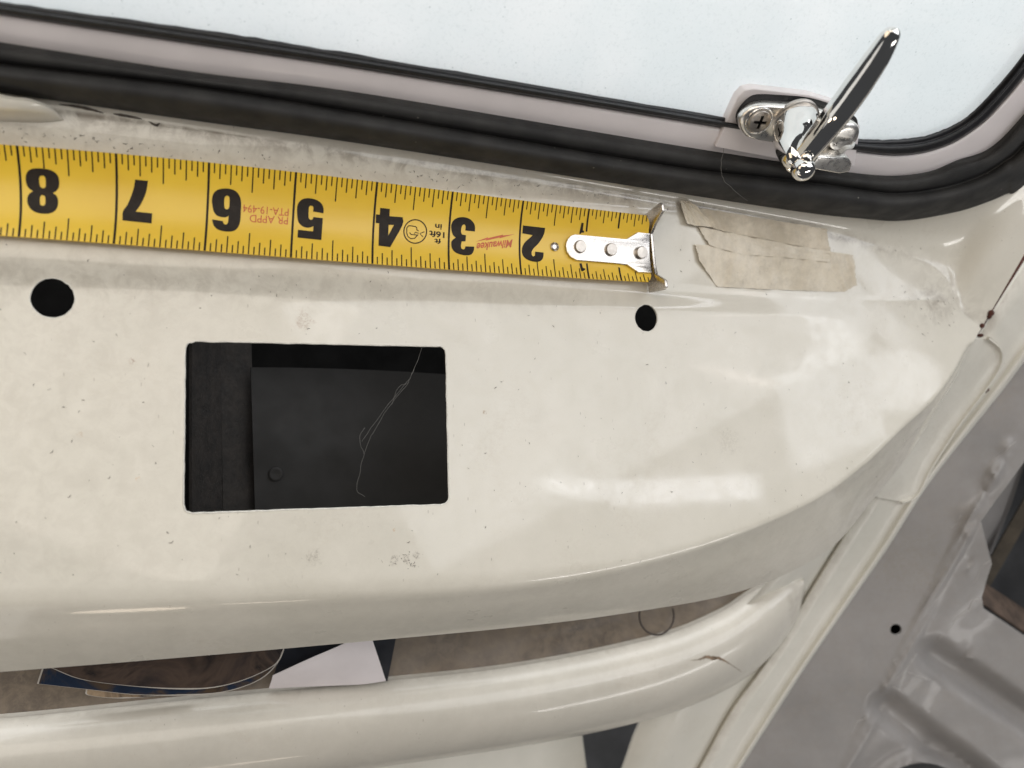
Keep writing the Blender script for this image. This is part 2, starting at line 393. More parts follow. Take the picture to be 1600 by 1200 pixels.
# ================================================================== DASHBOARD
def hface(x, y):
    """height of the pressed dash face: flat panel, soft step, sloping shelf under the screen, scoop to the foot"""
    wx = sstep(0.5, 9.0, x)
    z = .125 * (sstep(1.60, 1.98, y) * (1 - wx) + .8 * sstep(1.2, 3.3, y) * wx)
    z = z + np.maximum(y - 2.0, 0) * .105
    z = z + .10 * sstep(3.0, 3.5, y)
    z = z * (1 - .55 * sstep(8.0, 10.2, x))
    # the face sags slightly towards the rolled front edge and crowns in the middle
    return z - .02 * ((x - 3) / 7.) ** 2 * sstep(-1, 1, -y)
TOPp = [(-250, 98), (0, 133), (300, 176), (560, 213), (770, 245), (945, 272), (1120, 298), (1250, 318), (1340, 331), (1411, 333), (1470, 325), (1530, 310), (1600, 278), (1720, 190)]
FOOT = [(-250, 128), (0, 162), (300, 202), (560, 241), (770, 273), (945, 301), (1120, 331), (1250, 355), (1340, 378), (1410, 398), (1455, 414), (1482, 438), (1498, 480), (1534, 512)]
EDGE = [(-250, 958), (0, 950), (300, 943), (560, 932), (770, 920), (945, 895), (1120, 848), (1267, 785), (1350, 727), (1412, 668), (1454, 631), (1487, 589), (1509, 548), (1519, 536)]
LIPB = [(-250, 1068), (0, 1050), (300, 1026), (560, 1003), (805, 980), (985, 957), (1160, 923), (1290, 862), (1362, 783), (1417, 714), (1461, 645), (1493, 592), (1513, 552), (1522, 538)]
LIPZ = [-1.08] * 7 + [-1.03, -.95, -.8, -.66, -.52, -.42, -.3]
NS = 14
def hz(px, py):
    z = 0.
    for _ in range(4):
        P = U(px, py, z); z = float(hface(P[0], P[1]))
    return U(px, py, z)
top = cat(TOPp, NS); foot = cat(FOOT, NS); edge = cat(EDGE, NS); lip = cat(LIPB, NS); lz = cat([(z,) for z in LIPZ], NS)[:, 0]
S = len(top); rows = []; grime_shade = []
topW = [UW(*p, -.10) for p in top]; footW = [hz(*p) for p in foot]; edgeW = [U(*p, 0) for p in edge]
def inset(i, d):                    # face point d inches inside the edge
    d = d * float(np.interp(i / (S - 1), [0, .3, .5, 1], [1.5, 1.2, .5, .45])); v = footW[i] - edgeW[i]; L = np.linalg.norm(v); f = min(d / L, .45); P = edgeW[i] + v * f
    P[2] = hface(P[0], P[1]); return P
ROWSW = 9
for r in range(ROWSW):              # wall below the screen, filleted into the shelf
    t = r / ROWSW; row = []
    for i in range(S):
        u = 1 - t; k = i / (S - 1)
        z = footW[i][2] + (topW[i][2] - footW[i][2]) * (u ** 1.7 * (1 - sstep(.80, .95, k)) + u ** 1.15 * sstep(.80, .95, k))
        row.append(U(*(foot[i] + (top[i] - foot[i]) * u), z))
    rows.append(row); grime_shade.append([(.6 - .45 * float(sstep(.5, .75, i / (S - 1)))) * math.exp(-((t - .95) / .20) ** 2) * (0.5 + .5 * math.sin(i * .21) ** 2) for i in range(S)])
NF = 90
for r in range(NF):
    t = r / NF; row = []
    for i in range(S):
        e = inset(i, .16); P = footW[i] + (e - footW[i]) * t; P[2] = hface(P[0], P[1]); row.append(P)
    rows.append(row)
    g = []
    for i in range(S):
        P = row[i]; k = i / (S - 1)
        q = (.5 - .3 * float(sstep(.5, .75, k))) * math.exp(-(t / .02) ** 2) + .12 * math.exp(-(t / .10) ** 2) + .16 * math.exp(-((P[1] - 1.75) / .22) ** 2) * (1 - sstep(2.5, 5.5, P[0]))  # groove dirt, plus the shade of the sloping step painted as a band
        q += .55 * math.exp(-(((P[0] - 10.1) / .45) ** 2 + ((P[1] - 2.0) / .35) ** 2)) + .12 * sstep(3.0, -3.5, P[0]) + .5 * math.exp(-(((P[0] - 8.3) / .5) ** 2 + ((P[1] - 3.0) / .12) ** 2))
        g.append(q)
    grime_shade.append(g)
lipW = [U(*lip[i], lz[i]) for i in range(S)]
for k, f in enumerate((0, .35, .7, 1.0)):           # shoulder of the roll
    row = []
    for i in range(S):
        e = inset(i, .16); E_ = edgeW[i] + np.array([0, 0, -.035]); d = lipW[i] - E_
        L = max(np.linalg.norm(d), 1e-4); q = E_ + d * min(.16 * float(np.interp(i / (S - 1), [0, .3, .5, 1], [1.5, 1.2, .5, .45])) / L, .45)
        c = edgeW[i] + np.array([0, 0, 0.01])
        row.append((1 - f) ** 2 * e + 2 * f * (1 - f) * c + f * f * q)
    rows.append(row); grime_shade.append([.05] * S)
for f in (.3, .5, .7, .85, .94, 1.0):
    row = []
    for i in range(S):
        E_ = edgeW[i] + np.array([0, 0, -.035]); d = lipW[i] - E_
        bul = np.array([0, -.5, .5]) * .05 * math.sin(math.pi * f) * min(1, np.linalg.norm(d))
        row.append(E_ + d * f + bul)
    rows.append(row); grime_shade.append([.05] * S)
inw = []
for i in range(S):
    v = footW[i] - edgeW[i]; v[2] = 0; inw.append(v / max(np.linalg.norm(v), .2))
for dz, dy in ((-.06, .02), (-.09, .10), (-.07, .30)):
    rows.append([lipW[i] + np.array([0, 0, dz]) + inw[i] * dy for i in range(S)]); grime_shade.append([.3] * S)
G = np.array(rows)
dash = thing('dashboard', 'cream painted metal dashboard with a rectangular opening and two round holes', 'dashboard', (3.5, 0, -1.2))
v, f = gridmesh(G)
panel = obj('panel', v, f, M_DASH, dash)
at = panel.data.attributes.new('grime_shade', 'FLOAT', 'POINT'); at.data.foreach_set('value', np.array(grime_shade, np.float32).ravel())
face_up(panel); solidify(panel, .042)
up = np.array([0, 0, 1.0])
cuts = []
hole = rounded([U(289, 533, 0), U(697, 541, 0), U(702, 788, 0), U(287, 803, 0)], .115, 6)
hole = [p + np.array([random.uniform(-.004, .004), random.uniform(-.007, .007), 0]) for p in hole]
cuts.append(cutter(hole, up, .3, .3))
for (px, py, r, sq) in ((82, 466, .232, 1.), (1010, 497, .19, 1.06)):
    c = hz(px, py); cuts.append(cutter([c + np.array([r * math.cos(a), r * sq * math.sin(a), 0]) for a in np.linspace(0, 2 * math.pi, 40, endpoint=False)], up, .3, .4))
boolean(panel, cuts); bake(panel, 42); kill(cuts)
M_EDGE = simple('cut_edge_paint', (.74, .72, .66), .4, 0, .12, 500, .4, 1500)
def cut_edge(loop, r):
    P = np.array(loop + [loop[0]]); Q = []
    for i in range(len(P) - 1):
        n = max(1, int(np.linalg.norm(P[i + 1] - P[i]) / .09))
        for k in range(n): Q.append(P[i] + (P[i + 1] - P[i]) * k / n + np.array([random.gauss(0, .0016), random.gauss(0, .0022), -r * .75]))
    Q.append(Q[0]); o = obj('cut_edge', *tube(Q, r, 6, False), M_EDGE, dash)
cut_edge(hole, .011)
for (px, py, r, sq) in ((82, 466, .232, 1.), (1010, 497, .19, 1.06)):
    c = hz(px, py); cut_edge([np.array([c[0] + r * math.cos(a), c[1] + r * sq * math.sin(a), float(hface(c[0], c[1] + r * sq * math.sin(a)))]) for a in np.linspace(0, 2 * math.pi, 40, endpoint=False)], .009)

# what is seen through the openings
def quad(name, pts, mat, parent, th=.04):
    o = obj(name, pts, [tuple(range(len(pts)))], mat, parent, False); face_up(o); solidify(o, th); bake(o); return o
ip = [(388, 576), (470, 577), (560, 581), (640, 588), (720, 599), (800, 612), (800, 900), (402, 900)]
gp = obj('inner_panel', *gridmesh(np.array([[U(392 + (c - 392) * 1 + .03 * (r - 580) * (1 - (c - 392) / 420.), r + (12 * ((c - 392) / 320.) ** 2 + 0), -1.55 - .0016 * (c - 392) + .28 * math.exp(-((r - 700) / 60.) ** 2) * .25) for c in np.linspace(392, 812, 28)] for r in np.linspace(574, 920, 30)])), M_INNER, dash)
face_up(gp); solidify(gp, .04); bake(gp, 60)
quad('side_bracket', [U(300, 505, -.5), U(345, 505, -1.3), U(348, 860, -1.3), U(300, 860, -.5)], M_BROWN, dash)
quad('rear_bracket', [U(344, 500, -1.32), U(392, 500, -1.7), U(402, 880, -1.7), U(350, 880, -1.32)], M_BROWN, dash)
quad('opening_shade_sheet', [(-4.6, 3.0, -2.7), (7, 3.0, -2.7), (7, -1.7, -2.7), (-4.6, -1.7, -2.7)], M_DARK, dash)  # added black sheet, stands in for the shade below the openings
bd = obj('pressed_dimple', *lathe(U(431, 741, -1.53), up, [(.10, 0), (.10, .02), (.085, .035), (.06, .03), (.02, .02)]), M_INNER, dash)

# ================================================================== PARCEL TRAY
tray = thing('parcel_tray', 'dirty cream parcel tray with rolled front rim under the dashboard', 'tray', (3, -3, -3.3))
RT = [(-250, 1140), (0, 1124), (280, 1096), (560, 1069), (805, 1042), (1015, 1000), (1120, 960), (1175, 925), (1232, 897), (1255, 903)]
RB = [(-250, 1312), (0, 1275), (280, 1240), (577, 1200), (840, 1161), (1015, 1123), (1120, 1084), (1190, 1038), (1240, 975), (1258, 918)]
rt, rb = cat(RT, 12), cat(RB, 12); S2 = len(rt); rows = []
for f, z in ((-.06, -3.05), (-.02, -2.90), (.0, -2.78), (.10, -2.60), (.25, -2.46), (.42, -2.40), (.58, -2.42), (.72, -2.50), (.84, -2.64), (.93, -2.82), (.985, -3.02), (1.0, -3.2)):
    row = []
    for i in range(S2):
        k = sstep(S2 - 26, S2 - 1, i); zz = z * (1 - k) + (-2.62 + (z + 2.62) * .35) * k
        row.append(U(*(rt[i] + (rb[i] - rt[i]) * f), zz))
    rows.append(row)
rows.append([p + np.array([0, .15, -.12]) for p in rows[-1]]); rows.append([p + np.array([0, .35, .0]) for p in rows[-1]])
G = np.array([cat(np.array(rows)[:, i], 3) for i in range(S2)]).transpose(1, 0, 2)
rim = obj('rolled_rim', *gridmesh(G), M_ROLL, tray)
at = rim.data.attributes.new('grime_shade', 'FLOAT', 'POINT'); gg = np.zeros(G.shape[:2], np.float32); gg[:, -14:] = .2; gg[:8] = .12
gg += np.linspace(.08, 0, G.shape[0])[:, None].astype(np.float32); at.data.foreach_set('value', gg.ravel())
face_up(rim)
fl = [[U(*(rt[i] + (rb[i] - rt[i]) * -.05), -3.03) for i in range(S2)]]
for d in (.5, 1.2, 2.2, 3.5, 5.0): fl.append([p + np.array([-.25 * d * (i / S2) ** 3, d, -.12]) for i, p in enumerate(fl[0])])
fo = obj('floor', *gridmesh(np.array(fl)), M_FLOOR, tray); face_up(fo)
at = fo.data.attributes.new('grime_shade', 'FLOAT', 'POINT'); at.data.foreach_set('value', np.full(len(fo.data.vertices), .55, np.float32))
# chipped crack in the rim paint
cr = cat([(1078, 1032), (1092, 1030.5), (1103, 1026.5), (1113, 1028.5), (1125, 1029), (1140, 1037), (1159, 1050)], 5)
hw = [0.25, .9, 2.6, 3.6, 2.2, .8, .25]; hwv = np.interp(np.linspace(0, 6, len(cr)), range(7), hw)
from mathutils.bvhtree import BVHTree
def bvh_of(o):
    bm = bmesh.new(); bm.from_mesh(o.data); t = BVHTree.FromBMesh(bm); return t, bm
def on(tree, px, py, lift=.003):
    d = Vector(ray(px, py)).normalized(); hit = tree[0].ray_cast(Vector(CAM * IN), d)
    if hit[0] is None: return None
    nrm = hit[1] if hit[1].dot(d) < 0 else -hit[1]
    return np.array(hit[0]) / IN + np.array(nrm) * lift
tr = bvh_of(rim); A, B = [], []
for i, p in enumerate(cr):
    a = on(tr, p[0], p[1] - hwv[i] * random.uniform(.6, 1.2)); b = on(tr, p[0], p[1] + hwv[i] * random.uniform(.6, 1.2))
    if a is not None and b is not None: A.append(a); B.append(b)
o = obj('paint_chip', *gridmesh(np.array([A, B])), simple('bare_brown_chip', (.22, .155, .105), .8, 0, .5, 500), tray); face_up(o)

# ================================================================== SCREEN: frame, rubbers, glass
GE = [(-250, -36), (0, 3), (300, 45), (560, 86), (1040, 168), (1240, 201), (1334, 217), (1418, 217), (1467, 206), (1512, 182), (1558, 136), (1600, 84), (1640, 20), (1690, -80)]
FT = [(-250, -16), (0, 24), (300, 70), (560, 109), (1040, 187), (1240, 221), (1334, 238), (1411, 245), (1477, 231), (1530, 199), (1565, 164), (1600, 122), (1655, 45), (1710, -50)]
ST = [(-250, 30), (0, 68), (300, 114), (560, 146), (1040, 226), (1240, 257), (1334, 271), (1395, 275), (1449, 269), (1490, 254), (1545, 236), (1600, 182), (1680, 80), (1740, -20)]
GR = [(-250, 60), (0, 98), (300, 133), (560, 175), (1040, 257), (1240, 280), (1334, 293), (1400, 301), (1470, 293), (1530, 274), (1570, 250), (1600, 224), (1700, 110), (1765, 0)]
SB = [(-250, 110), (0, 145), (300, 188), (560, 224), (1040, 299), (1250, 331), (1340, 341), (1411, 345), (1495, 331), (1545, 315), (1573, 303), (1600, 290), (1730, 170), (1800, 50)]
ge, ft, st_, gr, sb = [cat(c, 12) for c in (GE, [(x, y - 3) for x, y in FT], [(x, y + 4) for x, y in ST], GR, SB)]
def strip(name, rowspec, mat, parent, dens=3):
    """rowspec: list of (curveA, curveB, f, h)"""
    rows = np.array([[UW(*(a[i] + (b[i] - a[i]) * f), h) for i in range(len(a))] for a, b, f, h in rowspec])
    G = np.array([cat(rows[:, i], dens) for i in range(rows.shape[1])]).transpose(1, 0, 2) if dens > 1 else rows
    o = obj(name, *gridmesh(G), mat, parent); face_up(o); return o, G
seal = obj('window_seal', [], [], M_RUBBER)
bpy.data.objects.remove(seal)
o, Gs = strip('window_seal', [(st_, ft, .25, -.02), (st_, gr, .0, .06), (st_, gr, .18, .16), (st_, gr, .5, .20), (st_, gr, .82, .17), (st_, gr, .97, .10), (gr, sb, .06, .10), (gr, sb, .16, .22), (gr, sb, .38, .31), (gr, sb, .60, .28), (gr, sb, .82, .16), (gr, sb, .97, .0), (gr, sb, 1., -.12), (gr, sb, .95, -.25)], M_RUBBER, None)
tag(o, 'black double ridged rubber weather seal around the window corner', 'rubber seal')
win = thing('pop_out_window', 'pop out windshield pane, dusty and bright, in a lilac grey frame', 'window', (4, 4, 1))
strip('frame', [(st_, ft, -.25, -.06), (st_, ft, .0, .0), (st_, ft, .30, .035), (st_, ft, .6, .05), (st_, ft, .85, .05), (st_, ft, .97, .03), (st_, ft, 1.05, -.04)], M_LILAC, win)
gl, Gg = strip('glazing_rubber', [(ft, ge, -.12, -.06), (ft, ge, .0, .06), (ft, ge, .12, .12), (ft, ge, .40, .14), (ft, ge, .55, .12), (ft, ge, .62, .06), (ft, ge, .80, .05), (ft, ge, 1.0, .02), (ft, ge, 1.04, -.03)], M_GLAZE, win)
# ragged trimmed inner edge of the glazing rubber
me = gl.data; R_, S_ = Gg.shape[:2]
for s_i in range(S_):
    j = random.gauss(0, .0045)
    for r_i in range(R_ - 4, R_):
        vv = me.vertices[r_i * S_ + s_i]; vv.co += Vector(np.array([0, 1, 1.25]) / 1.6 * j * IN)
pane_px = [tuple(p) for p in cat(GE, 6)]
lower = [UW(p[0], p[1], -.04) + np.array([0, -.04, -.05]) for p in pane_px]
ub = np.array([0, .625, .78]); far_r = lower[-1] + ub * 8 + np.array([1.5, 0, 0]); far_l = lower[0] + ub * 9
loop = lower + [far_r, far_l]
gp_ = prism('glass', [p for p in loop], [p - WN * .18 for p in loop], M_GLASS, win)
# welded bracket that carries the latch
Z6 = lambda x, y: (1110 + x / 6.667, 120 + y / 6.667)
brk = [(48, 735), (180, 440), (285, 215), (360, 140), (450, 122), (560, 135), (1030, 190), (1300, 270), (1500, 400), (1560, 520), (1540, 700), (1500, 940), (1200, 930), (700, 860)]
brk = [Z6(*p) for p in brk]
bo = prism('latch_bracket', [UW(*p, .10) for p in brk], [UW(*p, .10) - WN * .16 for p in brk], M_LILAC, win); bevel(bo, .02); bake(bo)

# ================================================================== LATCH
lat = thing('window_latch', 'chrome window latch with a long curved lever and cross head screw', 'latch', tuple(UW(1240, 200, .1)))
gk = [(262, 430), (285, 340), (375, 232), (480, 182), (700, 187), (1030, 217), (1300, 302), (1490, 400), (1535, 480), (1500, 590), (1400, 700), (1300, 722), (700, 652), (400, 598), (300, 530)]
gk = cat([Z6(*p) for p in gk], 3, True)
o = prism('gasket', [UW(*p, .19) for p in gk], [UW(*p, .105) for p in gk], M_GLAZE, lat)
bp = [(272, 440), (300, 360), (390, 282), (500, 246), (680, 250), (1010, 276), (1250, 350), (1470, 440), (1515, 510), (1490, 610), (1400, 700), (1300, 725), (1000, 695), (700, 655), (400, 602), (310, 545)]
bpo = cat([Z6(*p) for p in bp], 4, True)
cpx = bpo.mean(0)
ringv = []
for f, h in ((1.0, .195), (1.0, .27), (.985, .295), (.955, .315), (.91, .325), (.5, .33), (.02, .33)):
    ringv.append([UW(*(cpx + (p - cpx) * f), .195) + WN * (h - .195) for p in bpo])
Gp = np.array([r + [r[0]] for r in ringv])
o = obj('base_plate', *gridmesh(Gp), M_PLATE, lat, True, 30); face_up(o)
scx = UW(*Z6(508, 462), .33)
s1 = obj('screw', *lathe(scx, WN, [(.155, -.02), (.155, .012), (.142, .028), (.08, .038), (.02, .04)]), M_STEEL, lat, True, 40); face_up(s1)
rg = obj('screw_rim', *lathe(scx, WN, [(.19, -.03), (.188, .004), (.175, .008), (.162, .0), (.162, -.03)], 28, False), M_CHROME, lat); 
ex = np.cross(WN, [0, 0, 1]); ex /= np.linalg.norm(ex); ey = np.cross(WN, ex)
a0 = .12; e1 = ex * math.cos(a0) + ey * math.sin(a0); e2 = np.cross(WN, e1)
cs = []
for (a, b) in ((.018, .10), (.10, .018)):
    pass
cr_ = [(.02, .09), (.02, .02), (.09, .02), (.09, -.02), (.02, -.02), (.02, -.09), (-.02, -.09), (-.02, -.02), (-.09, -.02), (-.09, .02), (-.02, .02), (-.02, .09)]
cl = cutter([scx + WN * .03 + e1 * a + e2 * b for a, b in cr_], WN, .05, .042)
boolean(s1, [cl]); bake(s1, 40); kill([cl])
cx = prism('cross_slot_shade', [scx + WN * .012 + (e1 * a + e2 * b) * .98 for a, b in cr_], [scx + (e1 * a + e2 * b) * .98 for a, b in cr_], M_DARK, s1); cx.location = (0, 0, 0)  # dark insert, paints the shade inside the screw's cross recess
# pivot post: fat dome leaning out of the plate
pp = cat([UW(1243, 191, .30), UW(1242, 199, .42), UW(1240, 214, .58), UW(1238, 230, .76), UW(1240, 246, .92), UW(1245, 257, 1.0)], 5)
pr = np.interp(np.linspace(0, 5, len(pp)), range(6), [.285, .285, .262, .215, .165, .115])
pr[:2] = [.29, .288]
o = obj('pivot_post', *tube(pp, pr, 32), M_CHROME, lat, True, 60)
o = obj('pivot_collar', *lathe(UW(1243, 191, .33), WN, [(.315, -.03), (.315, .015), (.30, .028), (.28, .03)]), M_STEEL, lat, True, 40)
# lever
lp = cat([UW(1234, 266, .90), UW(1248, 252, .94), UW(1275, 222, 1.06), UW(1308, 181, 1.18), UW(1340, 137, 1.24), UW(1370, 93, 1.29), UW(1390, 60, 1.32), UW(1401, 44, 1.33)], 8)
lw = np.interp(np.linspace(0, 7, len(lp)), range(8), [.13, .15, .155, .16, .158, .138, .105, .062])
nn = len(lp); lw[-1] *= .35; lw[-2] *= .72; lw[-3] *= .9; lw[0] *= .6; lw[1] *= .85
LSEC = [(1, -.45), (1.04, -.1), (.90, .25), (.66, .50), (.46, .60), (-.46, .62), (-.60, .58), (-.92, .34), (-1.0, .1), (-1, -.45)]
lup = (CAM - lp[len(lp) // 2]); lup = lup / np.linalg.norm(lup) + .75 * WN
o = obj('lever', *tube(lp, lw, len(LSEC), True, None, lup, LSEC), M_CHROME, lat, True, 28)
o = obj('cap_nut', *lathe(UW(1253, 262, 1.08), WN, [(.135, -.05), (.148, .0), (.15, .045), (.14, .09), (.11, .13), (.06, .15), (.015, .156)]), M_CHROME, lat, True, 60)
tg = [UW(1262, 264, .62), UW(1278, 244, .62), UW(1326, 247, .55), UW(1333, 256, .5), UW(1328, 270, .5), UW(1312, 273, .55)]
o = prism('catch_tongue', tg, [p - WN * .30 for p in tg], M_PLATE, lat); bevel(o, .045, 4); bake(o, 60)
o = obj('end_boss', *lathe(UW(1317, 212, .33), WN, [(.21, -.05), (.21, .03), (.195, .05), (.12, .06), (.02, .062)]), M_PLATE, lat, True, 50)
cw = cat([UW(1314, 236, .5), UW(1322, 231, .55), UW(1331, 229, .52), UW(1334, 223, .45)], 5)
o = obj('cord_end', *tube(cw, np.interp(np.linspace(0, 1, len(cw)), [0, .4, 1], [.045, .035, .018]), 10), M_CLIP, lat)

# ================================================================== MEASURING TAPE
TOPT = [(25, 227), (183, 241), (328, 254), (463, 269), (587.5, 284), (705.5, 299), (818.5, 314), (924, 327), (1015, 337)]
BOTT = [(28, 370), (179.5, 381), (321, 392), (454, 402), (580.5, 412), (700, 422), (816, 429), (922.5, 435), (1019, 441)]
def zt(s, v):
    return .30 + .07 * float(sstep(4.5, 8, s)) + .0041 * s * (8 - s) + .125 * v + .10 * math.exp(-(s / 1.3) ** 2)
sT = []; sB = []
for k, s_i in enumerate((8, 7, 6, 5, 4, 3, 2, 1, 0)):
    sT.append(U(*TOPT[k], zt(s_i, .5))); sB.append(U(*BOTT[k], zt(s_i, -.5)))
sT = np.array(sT[::-1]); sB = np.array(sB[::-1])            # index = s
def smooth_fit(Q):
    s = np.arange(9.); return [np.polyfit(s, Q[:, k], 3) for k in range(3)]
cT, cB = smooth_fit(sT), smooth_fit(sB)
def edge_at(c, s):
    if s <= 8: return np.array([np.polyval(c[k], s) for k in range(3)])
    p = np.array([np.polyval(c[k], 8) for k in range(3)]); d = np.array([np.polyval(np.polyder(c[k]), 8) for k in range(3)]); d[2] = 0
    return p + d * (s - 8)
def blade(s, v, lift=0.):
    a, b = edge_at(cT, s), edge_at(cB, s); P = b + (a - b) * (v + .5)
    P = P + np.array([0, 0, -.115 * (1 - (2 * v) ** 2) + lift]); return P
def inv(px, py):
    """s, v of the blade point seen at px, py"""
    s, v = 4., 0.
    for _ in range(14):
        q = np.array(PJ(blade(s, v))); e = np.array([px, py]) - q
        J = np.array([(np.array(PJ(blade(s + 1e-3, v))) - q) / 1e-3, (np.array(PJ(blade(s, v + 1e-3))) - q) / 1e-3]).T
        d = np.linalg.solve(J, e); s += float(np.clip(d[0], -2, 2)); v += float(np.clip(d[1], -.5, .5))
    return s, v
tm = thing('measuring_tape', 'yellow steel measuring tape with black inch numerals lying across the dashboard', 'measuring tape', tuple(blade(4, 0)))
G = np.array([[blade(s, v) for s in np.linspace(0.0, 10.5, 150)] for v in np.linspace(-.5, .5, 21)])
# clipped corners at the tip
for r in range(21):
    v = -.5 + r / 20.; cut = max(0, abs(v) - .42) * .9
    G[r, 0] = blade(cut, v)
bl = obj('blade', *gridmesh(G), M_YELLOW, tm); face_up(bl); solidify(bl, .012); bake(bl, 50)
# graduation marks
V, F = [], []
def mark(s, v0, v1, wd):
    n = max(3, int(abs(v1 - v0) / .05) + 2); b0 = len(V)
    for k in range(n):
        v = v0 + (v1 - v0) * k / (n - 1); V.append(blade(s - wd / 2, v, .0035)); V.append(blade(s + wd / 2, v, .0035))
    for k in range(n - 1): F.append((b0 + 2 * k, b0 + 2 * k + 1, b0 + 2 * k + 3, b0 + 2 * k + 2))
for k in range(1, 168):
    s = k / 16.
    if s > 10.4: break
    q = k % 16
    if q == 0:
        if k == 16: mark(s, .5, .20, .026); mark(s, -.5, -.26, .026)
        else: mark(s, -.5, .5, .026)
        continue
    L = .265 if q == 8 else .205 if q % 4 == 0 else .155 if q % 2 == 0 else .10
    wd = .014 if not (k == 8) else .026
    mark(s, .5, .5 - L * (1 if s > 1 else .8), wd); mark(s, -.5, -.5 + L * (1 if s > 1 else .8), wd)
o = obj('graduation_marks', V, F, M_PRINT, tm, False); face_up(o)

def flat_fill(loops):
    """triangulated faces of even-odd filled 2D loops"""
    cu = bpy.data.curves.new('t', 'CURVE'); cu.dimensions = '2D'; cu.fill_mode = 'BOTH'
    for L in loops:
        sp = cu.splines.new('POLY'); sp.points.add(len(L) - 1); sp.use_cyclic_u = True
        for i, p in enumerate(L): sp.points[i].co = (p[0], p[1], 0, 1)
    return curve_mesh(cu)
def curve_mesh(cu):
    ob = bpy.data.objects.new('t', cu); COL.objects.link(ob)
    dg = bpy.context.evaluated_depsgraph_get(); dg.update()
    me = bpy.data.meshes.new_from_object(ob.evaluated_get(dg)); bpy.data.objects.remove(ob); return me
def onto_blade(me, name, mat, parent, lift, cutsn=True, th=None):
    """mesh in (s, v) coordinates pressed on to the curved blade"""
    bm = bmesh.new(); bm.from_mesh(me); bmesh.ops.remove_doubles(bm, verts=bm.verts, dist=1e-5)
    if cutsn:
        for v in np.arange(-.5, .51, .04):
            bmesh.ops.bisect_plane(bm, geom=bm.verts[:] + bm.edges[:] + bm.faces[:], plane_co=(0, float(v), 0), plane_no=(0, 1, 0))
    for vt in bm.verts:
        p = blade(vt.co.x, vt.co.y, lift); vt.co = Vector(p * IN)
    bm.to_mesh(me); bm.free()
    o = link(name, me, mat, parent, False); face_up(o)
    return o
def smooth_loop(L, n=3):
    """smooth a traced loop but keep its hard corners"""
    P = np.asarray(L, float); m = len(P); out = []
    hard = []
    for i in range(m):
        a, b = P[i] - P[i - 1], P[(i + 1) % m] - P[i]
        hard.append(np.dot(a, b) / (np.linalg.norm(a) * np.linalg.norm(b)) < .62)
    for i in range(m):
        p0, p1, p2, p3 = P[i - 1], P[i], P[(i + 1) % m], P[(i + 2) % m]
        t1 = (p2 - p0) / 2; t2 = (p3 - p1) / 2
        if hard[i]: t1 = p2 - p1
        if hard[(i + 1) % m]: t2 = p2 - p1
        for k in range(n):
            t = k / n; h = (2 * t ** 3 - 3 * t ** 2 + 1, t ** 3 - 2 * t ** 2 + t, -2 * t ** 3 + 3 * t ** 2, t ** 3 - t ** 2)
            out.append(h[0] * p1 + h[1] * t1 + h[2] * p2 + h[3] * t2)
    return out
def traced(name, loops, ox, oy, k, mat=M_PRINT, lift=.0042, parent=tm, sm=True):
    L2 = [[inv(ox + p[0] / k, oy + p[1] / k) for p in (smooth_loop(L) if sm else L)] for L in loops]
    return onto_blade(flat_fill(L2), name, mat, parent, lift)
D8 = [[(135, 340), (140, 285), (165, 245), (210, 225), (290, 222), (380, 235), (440, 265), (475, 310), (485, 365), (478, 420), (450, 460), (415, 478), (450, 500), (470, 540), (472, 590), (460, 635), (430, 670), (385, 690), (330, 694), (260, 685), (205, 660), (170, 620), (152, 570), (155, 520), (175, 485), (212, 458), (170, 430), (145, 390)],
      [(275, 330), (285, 303), (305, 297), (328, 303), (342, 330), (345, 395), (338, 420), (320, 428), (300, 422), (282, 400)],
      [(283, 530), (292, 507), (310, 500), (330, 507), (340, 530), (340, 585), (330, 605), (310, 610), (292, 602), (284, 585)]]
D7 = [[(1275, 338), (1408, 352), (1395, 440), (1370, 520), (1330, 600), (1280, 672), (1452, 690), (1446, 795), (1143, 763), (1148, 670), (1195, 600), (1235, 505), (1262, 420)]]
D6 = [[(145, 400), (142, 340), (160, 280), (200, 245), (260, 232), (330, 235), (390, 260), (430, 310), (445, 380), (442, 480), (435, 570), (415, 630), (375, 670), (310, 680), (235, 670), (185, 645), (155, 605), (143, 553), (255, 570), (262, 595), (280, 607), (300, 600), (310, 575), (315, 515), (285, 530), (235, 528), (190, 510), (160, 470)],
      [(270, 345), (280, 315), (300, 305), (318, 315), (325, 345), (323, 415), (312, 442), (295, 448), (278, 440), (270, 415)]]
D5 = [[(1028, 470), (1032, 410), (1060, 360), (1110, 335), (1180, 335), (1250, 360), (1290, 400), (1305, 450), (1302, 490), (1195, 470), (1198, 430), (1185, 410), (1165, 410), (1150, 430), (1147, 510), (1152, 545), (1170, 558), (1190, 550), (1198, 528), (1296, 540), (1280, 768), (1033, 742), (1037, 660), (1195, 678), (1197, 622), (1160, 638), (1110, 635), (1060, 605), (1035, 555)]]
D4 = [[(215, 310), (348, 325), (342, 425), (525, 440), (522, 550), (352, 855), (190, 835), (200, 525), (152, 520), (155, 400), (208, 405)], [(330, 545), (405, 548), (325, 695)]]
D3 = [[(1200, 590), (1205, 530), (1240, 475), (1300, 445), (1375, 440), (1450, 460), (1505, 510), (1530, 570), (1528, 638), (1395, 625), (1400, 570), (1385, 540), (1365, 545), (1345, 570), (1335, 640), (1350, 680), (1405, 690), (1398, 775), (1345, 775), (1335, 830), (1340, 870), (1362, 888), (1385, 880), (1398, 845), (1520, 848), (1510, 910), (1480, 955), (1420, 970), (1340, 960), (1260, 930), (1215, 880), (1200, 815), (1210, 765), (1262, 722), (1220, 680)]]
